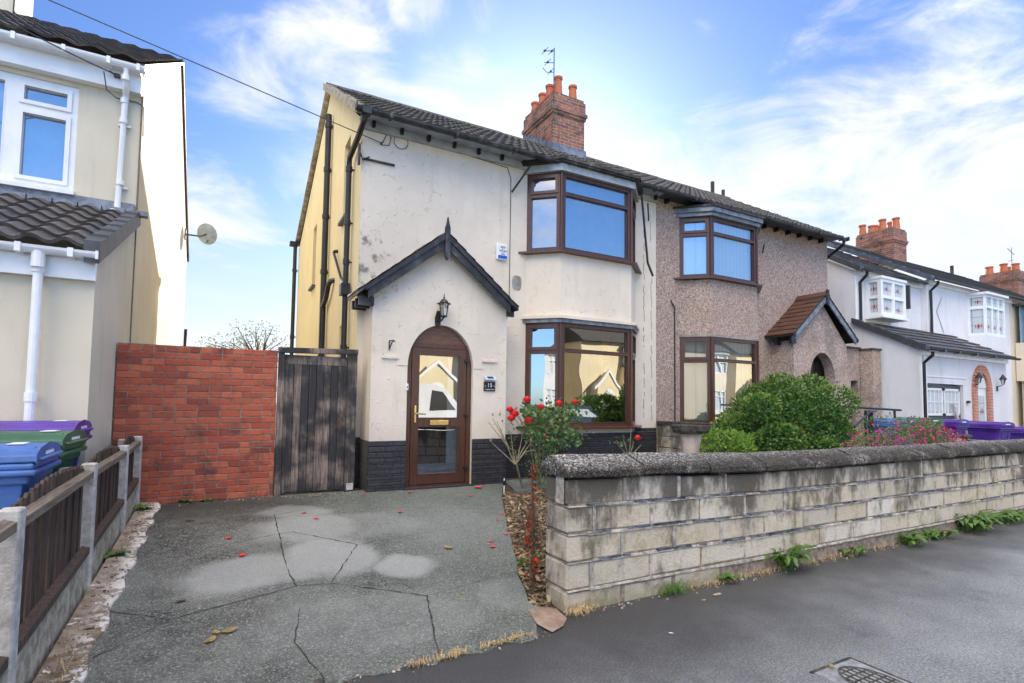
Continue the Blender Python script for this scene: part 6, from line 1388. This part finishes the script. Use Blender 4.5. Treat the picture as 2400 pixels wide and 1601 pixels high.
# tree behind the brick wall
TR = thing('background_tree', 'thin leaved small tree rising behind the brick wall', 'tree', (.6, 21, .3))
r = random.Random(12); b = MB(); b.tube([(.9, 21, .3), (.95, 21, 1.8), (1.0, 21.1, 2.9)], .09, 7, r1=.05); trk = b; lv = MB(); br = MB()
for i in range(40):
    x = r.uniform(-1.0, 2.0); z = 4.55-.6*abs(x-1.15)-r.random()*1.1+(.15*r.gauss(0, 1)); y = 21+r.uniform(-1, 1); p = Vector((x, y, z)); br.tube([(1.0, 21.1, 2.6+r.random()*.4), ((1+x)/2+r.uniform(-.1, .1), (21+y)/2, 2.9+(z-2.9)*.55), tuple(p)], .03, 5, r1=.008)
    for k in range(34): lv.leaf(p+Vector((r.gauss(0, .17), r.gauss(0, .17), r.gauss(0, .16)-.05)), .085, .45)
trk.build('trunk', 'bark', TR); br.build('branches', 'bark', TR); lv.build('crown', 'leaftree', TR)

# birdbath
BB = thing('bird_bath', 'dark round bird bath bowl on a cream sculpted pedestal behind the wall', 'bird bath', (4.66, 4.35, .1))
b = MB(); b.lathe((4.66, 4.35, 1.19), [(.10, -.012), (.185, 0), (.205, .03), (.212, .085), (.19, .09), (.17, .06), (.08, .04)], 26, flut=.015); b.build('bowl', 'cast', BB)
b = MB(); b.lathe((4.66, 4.35, .1), [(.17, 0), (.17, .06), (.10, .12), (.075, .45), (.085, .72), (.07, .80), (.085, .85), (.10, .98), (.12, 1.085)], 20, flut=.07); b.tube([(4.72, 4.27, .80), (4.77, 4.27, .88), (4.74, 4.27, .96)], [.03, .035, .02], 8); b.tube([(4.60, 4.28, .83), (4.57, 4.27, .92)], .02, 8); b.build('pedestal', 'statue', BB, smooth=True)
b = MB(); b.tube([(3.43, 6.55, .26), (3.43, 6.55, .36)], .008, 6); s_ = b.build('garden_stake', 'sticker'); tag(s_, 'short white marker stake with black band at the end of the driveway', 'stake'); base(s_, (3.43, 6.55, .26)); ORG[s_.name] = (3.43, 6.55, .26)
b = MB(); b.tube([(3.43, 6.55, .36), (3.43, 6.55, .43)], .009, 6); b.build('band', 'black', s_)
b = MB(); b.tube([(3.43, 6.55, .43), (3.43, 6.55, .46)], .008, 6); b.build('tip', 'sticker', s_)

# manhole cover
MH = thing('manhole_cover', 'oval gridded metal stopcock cover set in the pavement', 'manhole cover', (3.22, 1.70, 0))
ctr = Vector((3.22, 1.72, .0)); 
b = MB(); b.box(2.98, 3.34, 1.40, 1.885, -.02, .006, bev=.004); fr_ = b.build('frame', simple('worn_cast_iron', (.34, .35, .34), .5, .25, 14, metal=.4), MH)
b = MB(); n = 28; f = lambda a, s_: (3.17+.14*s_*math.cos(a), 1.65+.20*s_*math.sin(a), .0095)
for i in range(n): a0, a1 = 2*math.pi*i/n, 2*math.pi*(i+1)/n; b.quad(f(a0, 1), f(a1, 1), f(a1, .92), f(a0, .92))
for i in range(1, 7):
    x = 3.17-.14+.28*i/7; hy = .20*.9*math.sqrt(max(0, 1-((x-3.17)/.14)**2)); b.box(x-.004, x+.004, 1.65-hy, 1.65+hy, .006, .0098)
for i in range(1, 9):
    y = 1.65-.2+.4*i/9; hx = .14*.9*math.sqrt(max(0, 1-((y-1.65)/.2)**2)); b.box(3.17-hx, 3.17+hx, y-.004, y+.004, .006, .0102)
b.build('grid', 'cast', MH)
b = MB(); b.box(2.965, 3.36, 1.885, 1.905, -.01, .004); b.box(3.34, 3.36, 1.38, 1.885, -.01, .004); b.build('gap', 'cast', MH)

# loose things on the ground
def leaflet(name, label, cat, c, s, mt, group, rz=0, asp=.6, curl=.3):
    b = MB(); c = Vector(c); z0 = max(gz(c.y)+.008, .004); n = 7
    for i in range(n):
        t0, t1 = i/n, (i+1)/n; w0, w1 = s*asp*.5*math.sin(math.pi*t0)**.7, s*asp*.5*math.sin(math.pi*t1)**.7; zz = lambda t: z0+.003+curl*s*(t-.5)**2*2
        P = lambda t, w_: (c.x+math.cos(rz)*(t-.5)*s-math.sin(rz)*w_, c.y+math.sin(rz)*(t-.5)*s+math.cos(rz)*w_, zz(t)+abs(w_)*.25)
        b.quad(P(t0, -w0), P(t1, -w1), P(t1, 0), P(t0, 0)); b.quad(P(t0, 0), P(t1, 0), P(t1, w1), P(t0, w0))
    o = b.build(name, mt); tag(o, label, cat, group); return base(o, (c.x, c.y, z0))
PG = 'red rose petals scattered on the driveway'
for i, (x, y, s_) in enumerate(((.81, 6.33, .06), (.9, 6.07, .06), (.07, 5.67, .06), (.17, 5.15, .07), (1.81, 6.03, .07), (2.45, 7.0, .05), (1.6, 6.95, .05), (2.2, 6.9, .06), (2.9, 6.5, .05), (3.2, 6.9, .12), (2.28, 3.5, .05), (2.3, 4.6, .06), (2.35, 4.75, .05), (2.6, 4.9, .05), (2.32, 3.75, .04), (2.9, 5.6, .05), (2.75, 5.4, .05))):
    bed = i >= 10
    leaflet('rose_petal', 'fallen red rose petal lying in the bark bed' if bed else 'fallen coral red rose petal lying on the driveway', 'petal', (x, y, 0), s_, 'rose', 'red rose petals fallen in the bark bed' if bed else PG, R.uniform(0, 3), .8)
leaflet('fallen_leaf', 'small brown curled leaf in the middle right of the driveway', 'leaf', (1.89, 4.72, 0), .11, 'leafdry', 'fallen leaves on the driveway', 1.9)
leaflet('fallen_leaf', 'largest pale yellow leaf of the cluster near the front centre of the driveway', 'leaf', (.07, 3.78, 0), .10, 'leafdry', 'fallen leaves on the driveway', .4)
leaflet('fallen_leaf', 'pale yellow leaf nearest the pavement in the small leaf cluster', 'leaf', (-.03, 3.70, 0), .09, 'leafdry', 'fallen leaves on the driveway', 1.0)
leaflet('fallen_leaf', 'pale leaf at the back of the small leaf cluster', 'leaf', (.0, 3.79, 0), .07, 'leafdry', 'fallen leaves on the driveway', 1.9)
leaflet('fallen_leaf', 'brown leaf on the dark upper left of the driveway', 'leaf', (-.28, 6.4, 0), .10, 'bark', 'fallen leaves on the driveway', .1, .5)
leaflet('fallen_leaf', 'dark brown leaf left of centre on the driveway', 'leaf', (-.22, 4.35, 0), .07, 'bark', 'fallen leaves on the driveway', .1, .5)
leaflet('fallen_leaf', 'dry leaf lying before the black gate', 'leaf', (1.03, 7.05, 0), .09, 'leafdry', 'fallen leaves on the driveway', .3, .5)
leaflet('fallen_leaf', 'tiny pale leaf near the right front of the driveway', 'leaf', (1.62, 3.75, 0), .04, 'leafdry', 'fallen leaves on the driveway', .3, .5)
leaflet('fallen_leaf', 'yellow leaf on the corner of the metal cover', 'leaf', (3.12, 1.87, .01), .05, 'leafdry', None, .6)
leaflet('litter_scrap', 'white paper scrap on the left front of the driveway', 'litter', (-.35, 3.35, 0), .05, 'sticker', None, .4, .4, .05)
leaflet('litter_scrap', 'white cigarette-sized scrap on the dark pavement', 'litter', (2.62, 2.62, 0), .035, 'sticker', None, -.7, .35, .05)
def pebble_(name, label, c, s, mt='stone', st=(1, .6, .4)):
    b = MB(); b.lathe((0, 0, 0), [(.3, 0), (.8, .15), (1, .45), (.75, .8), (.3, .95)], 9); b.v = [(c[0]+x*s*st[0]+R.uniform(-.1, .1)*s, c[1]+y*s*st[1], c[2]+z*s*st[2]) for x, y, z in b.v]; o = b.build(name, mt); tag(o, label, 'stone'); return base(o, c)
pebble_('loose_stone', 'small brown stone chip on the pavement near the wall, the flatter left one', (3.30, 2.96, 0), .022); pebble_('loose_stone', 'long grey stone chip on the pavement near the wall, right one', (3.49, 2.99, 0), .045, st=(1, .4, .35))
pebble_('loose_stone', 'broken pipe stub in the front edge of the driveway', (.49, 3.02, .0), .03, 'cast', (1, 1, .8)); pebble_('loose_stone', 'pale stone chip by the pipe stub at the driveway lip', (.56, 3.08, .0), .02)
for i in range(5): pebble_('loose_stone', ['dark stone at the fence foot nearest the camera', 'brown stone second along the fence foot', 'dark stone midway along the fence foot', 'grey stone by the second fence post foot', 'small stone on the edging strip toward the wall'][i], (-.70+R.uniform(-.04, .05), (3.5, 4.1, 4.75, 5.3, 6.1)[i], gz((3.5, 4.1, 4.75, 5.3, 6.1)[i])+.03), .028, 'brownstone')

b = MB(); r = random.Random(44)
for i in range(1100):
    q = r.random()
    if q < .35: x, y = r.uniform(2.2, 10), 3.19-abs(r.gauss(0, .05))
    elif q < .6: x, y = -.70+r.gauss(0, .07), r.uniform(2.8, 7.1)
    elif q < .75: x, y = r.uniform(-.7, 1.6), 7.2-abs(r.gauss(0, .09))
    elif q < .85: x, y = r.uniform(-.4, 1.9), 2.97+r.gauss(0, .03)
    else: x, y = r.uniform(-.5, 3.0), r.uniform(3.1, 6.9)
    if y > 3.1 and x > 2.15 and q > .35: continue
    z = (gz(y)+.006 if q >= .35 else .0)+(.03 if -.8 < x < -.62 else 0); s_ = r.uniform(.003, .012)*(1 if q < .85 else .7); a = r.uniform(0, 3.1); dx, dy = math.cos(a)*s_, math.sin(a)*s_; w_ = r.uniform(.3, .9)
    b.hexa([(x-dx, y-dy, z-.002), (x+dy*w_, y-dx*w_, z-.002), (x+dx, y+dy, z-.002), (x-dy*w_, y+dx*w_, z-.002), (x-dx*.8, y-dy*.8, z+s_*.5), (x+dy*w_*.8, y-dx*w_*.8, z+s_*.5), (x+dx*.8, y+dy*.8, z+s_*.5), (x-dy*w_*.8, y+dx*w_*.8, z+s_*.5)])
M['grit'], *_ = island('grit_and_crumbs', [(.05, .04, .03), (.2, .14, .08), (.5, .46, .38), (.12, .10, .07), (.7, .68, .62)], rough=.95)
tag(b.build('litter_grit', 'grit', kind='stuff'), 'grit, crumbs and dead plant bits scattered along wall and fence feet', 'grit')

# ================================================================== OPPOSITE SIDE OF THE ROAD (seen in the window reflections)
def opposite(name, label, x0, x1, mt, porch_x, bay_x, frame):
    t = thing(name, label, 'house', (x0, -13, .1)); w = MB(); w.box(x0, x1, -20, -13, .1, 5.6); w.box(bay_x, bay_x+2.2, -13, -12.55, .1, 1.1); w.box(bay_x, bay_x+2.2, -13, -12.55, 2.7, 3.9)
    w.prism([(porch_x-1.0, .1), (porch_x+1.0, .1), (porch_x+1.0, 2.7), (porch_x, 3.6), (porch_x-1.0, 2.7)], 1, -12.4, -13.01); w.build('wall', mt, t)
    b = MB(); b.prism([(-12.6, 5.55), (-16.5, 8.0), (-20.4, 5.55)], 0, x0-.1, x1+.1); b.build('roof', 'tile', t)
    for s_ in (-1, 1): b = MB(); b.prism([(porch_x+s_*1.25, 2.62), (porch_x, 3.78), (porch_x, 3.58), (porch_x+s_*1.25, 2.42)], 1, -12.30, -12.42); b.build('bargeboard', 'upvc', t)
    b = MB(); b.prism([(porch_x+.5*math.cos(math.pi*q/10), 1.9+.6*math.sin(math.pi*q/10)) for q in range(11)]+[(porch_x-.5, .3), (porch_x+.5, .3)], 1, -12.36, -12.40); dd = b.build('front_door', 'upvc', t)
    b = MB(); b.box(porch_x-.3, porch_x+.3, -12.35, -12.345, .9, 2.2); b.build('glass', 'leaded', dd)
    for z0, z1 in ((1.1, 2.7), (3.9, 5.3)):
        # facing the road (+y): frame built from boxes
        b = MB(); b.box(bay_x, bay_x+2.2, -12.75, -12.55, z0, z0+.08); b.box(bay_x, bay_x+2.2, -12.75, -12.55, z1-.08, z1)
        for q in (0, .55, 1.6, 2.12): b.box(bay_x+q, bay_x+q+.08, -12.75, -12.55, z0, z1)
        b.box(bay_x, bay_x+2.2, -12.74, -12.56, z1-.5, z1-.43); f = b.build('bay_window', frame, t); b = MB(); b.box(bay_x+.05, bay_x+2.15, -12.74, -12.68, z0+.05, z1-.05); b.build('glass', 'leaded', f)
    b = MB(); b.box(bay_x-.1, bay_x+2.3, -13, -12.4, 5.3, 5.42); b.build('bay_roof', 'greyfas', t); b = MB(); b.box(x1-.5, x1+.1, -16.9, -15.9, 7.2, 9.0); c_ = b.build('chimney', 'chim', t)
    for q in (-16.6, -16.2): b = MB(); b.lathe((x1-.2, q, 9.0), [(.12, 0), (.1, .4)], 10); b.build('chimney_pot', 'terra', c_)
    b = MB(); b.box(porch_x+1.6, porch_x+1.8, -13, -12.93, 4.2, 4.5); b.build('alarm_box', 'upvc', t)
M['ocream'] = plain_render('butter_cream_render', (.78, .68, .46))
M['obuff'] = plain_render('buff_render', (.66, .58, .44))
opposite('opposite_house', 'butter cream house with white porch boards across the road, reflected in the bay', 19.9, 25.6, 'ocream', 21.6, 23.1, 'upvc')
opposite('opposite_house', 'buff house with brown windows across the road, reflected in the front door', 5.2, 11.0, 'ocream', 9.9, 6.4, 'mahog')
opposite('opposite_house', 'cream house across the road beyond the passage, seen in the bay glass', 12.4, 18.2, 'obuff', 13.6, 15.6, 'upvc')
opposite('opposite_house', 'white house across the road reflected in the splayed panes', -2.0, 3.8, 'white', 2.5, -.8, 'upvc')
opposite('opposite_house', 'white house at the left end of the row across the road', -23.5, -17.7, 'white', -19.0, -22.4, 'upvc')
opposite('opposite_house', 'buff house second from the left end across the road', -16, -10.2, 'obuff', -14.7, -13.2, 'mahog')
opposite('opposite_house', 'butter cream house at the right end of the row across the road', 34.5, 40.3, 'ocream', 36, 37.6, 'upvc')
opposite('opposite_house', 'ivory house farther along across the road', 27.5, 33.3, 'ivory', 28.8, 30.6, 'upvc')
HG = shrub('garden_hedge', 'dark green hedge in the garden across the road', (19.2, -10.6, 1.0), (2.4, .6, 1.1), 5000, 'leafbush', .12, 'hedge', base_z=.1, seed=31)
VAN = thing('parked_van', 'white panel van parked at the far kerb across the road', 'van', (6.4, -6.4, -.12))
side = [(4.2, .25), (9.3, .25), (9.35, .75), (9.2, 1.1), (8.35, 1.25), (7.65, 1.95), (7.2, 2.1), (4.3, 2.1), (4.15, 1.9), (4.15, .4)]
b = MB(); b.prism(side, 1, -7.25, -5.4); b.build('body', 'vanwhite', VAN, bevel=.06)
b = MB(); b.prism([(7.05, 1.2), (8.15, 1.2), (7.6, 1.85), (7.15, 1.92)], 1, -5.41, -5.385); b.prism([(7.05, 1.2), (8.15, 1.2), (7.6, 1.85), (7.15, 1.92)], 1, -7.265, -7.24); b.build('cab_window', 'black', VAN)
b = MB(); b.hexa([(8.38, -7.1, 1.27), (8.38, -5.55, 1.27), (8.36, -5.55, 1.26), (8.36, -7.1, 1.26), (7.68, -7.0, 1.96), (7.68, -5.65, 1.96), (7.66, -5.65, 1.95), (7.66, -7.0, 1.95)]); b.build('windscreen', 'black', VAN)
for x in (5.1, 8.4):
    for y in (-5.42, -7.23): b = MB(); b.tube([(x, y-.11, .22), (x, y+.11, .22)], .33, 20); wh = b.build('wheel', 'rubber', VAN); b = MB(); b.tube([(x, y-.12, .22), (x, y+.12, .22)], .19, 16); b.build('rim', 'chrome', wh)
for y in (-5.6, -7.05): b = MB(); b.box(9.26, 9.36, y-.12, y+.12, .75, .98, bev=.02); b.build('headlight', 'leaded', VAN); b = MB(); b.box(4.13, 4.17, y-.08, y+.08, .8, 1.3); b.build('tail_light', 'redl', VAN)
CAR = thing('parked_car', 'dark blue hatchback parked at the far kerb across the road', 'car', (14.5, -6.4, -.12))
b = MB(); b.prism([(12.5, .25), (16.5, .25), (16.6, .65), (16.4, .85), (15.6, .95), (15.0, 1.35), (13.2, 1.38), (12.6, .95), (12.45, .6)], 1, -7.2, -5.5); b.build('body', 'carblue', CAR, bevel=.05)
b = MB(); b.prism([(13.0, .96), (15.3, .96), (14.9, 1.28), (13.3, 1.30)], 1, -5.51, -5.485); b.build('side_window', 'leaded', CAR)
for x in (13.2, 15.7):
    for y in (-5.52, -7.18): b = MB(); b.tube([(x, y-.1, .2), (x, y+.1, .2)], .31, 20); wh = b.build('wheel', 'rubber', CAR); b = MB(); b.tube([(x, y-.11, .2), (x, y+.11, .2)], .19, 16); b.build('rim', 'chrome', wh)
for o in list(COL.objects):
    if o.type == 'MESH' and o.parent is None and 'kind' not in o and 'label' not in o: print('UNTAGGED', o.name)
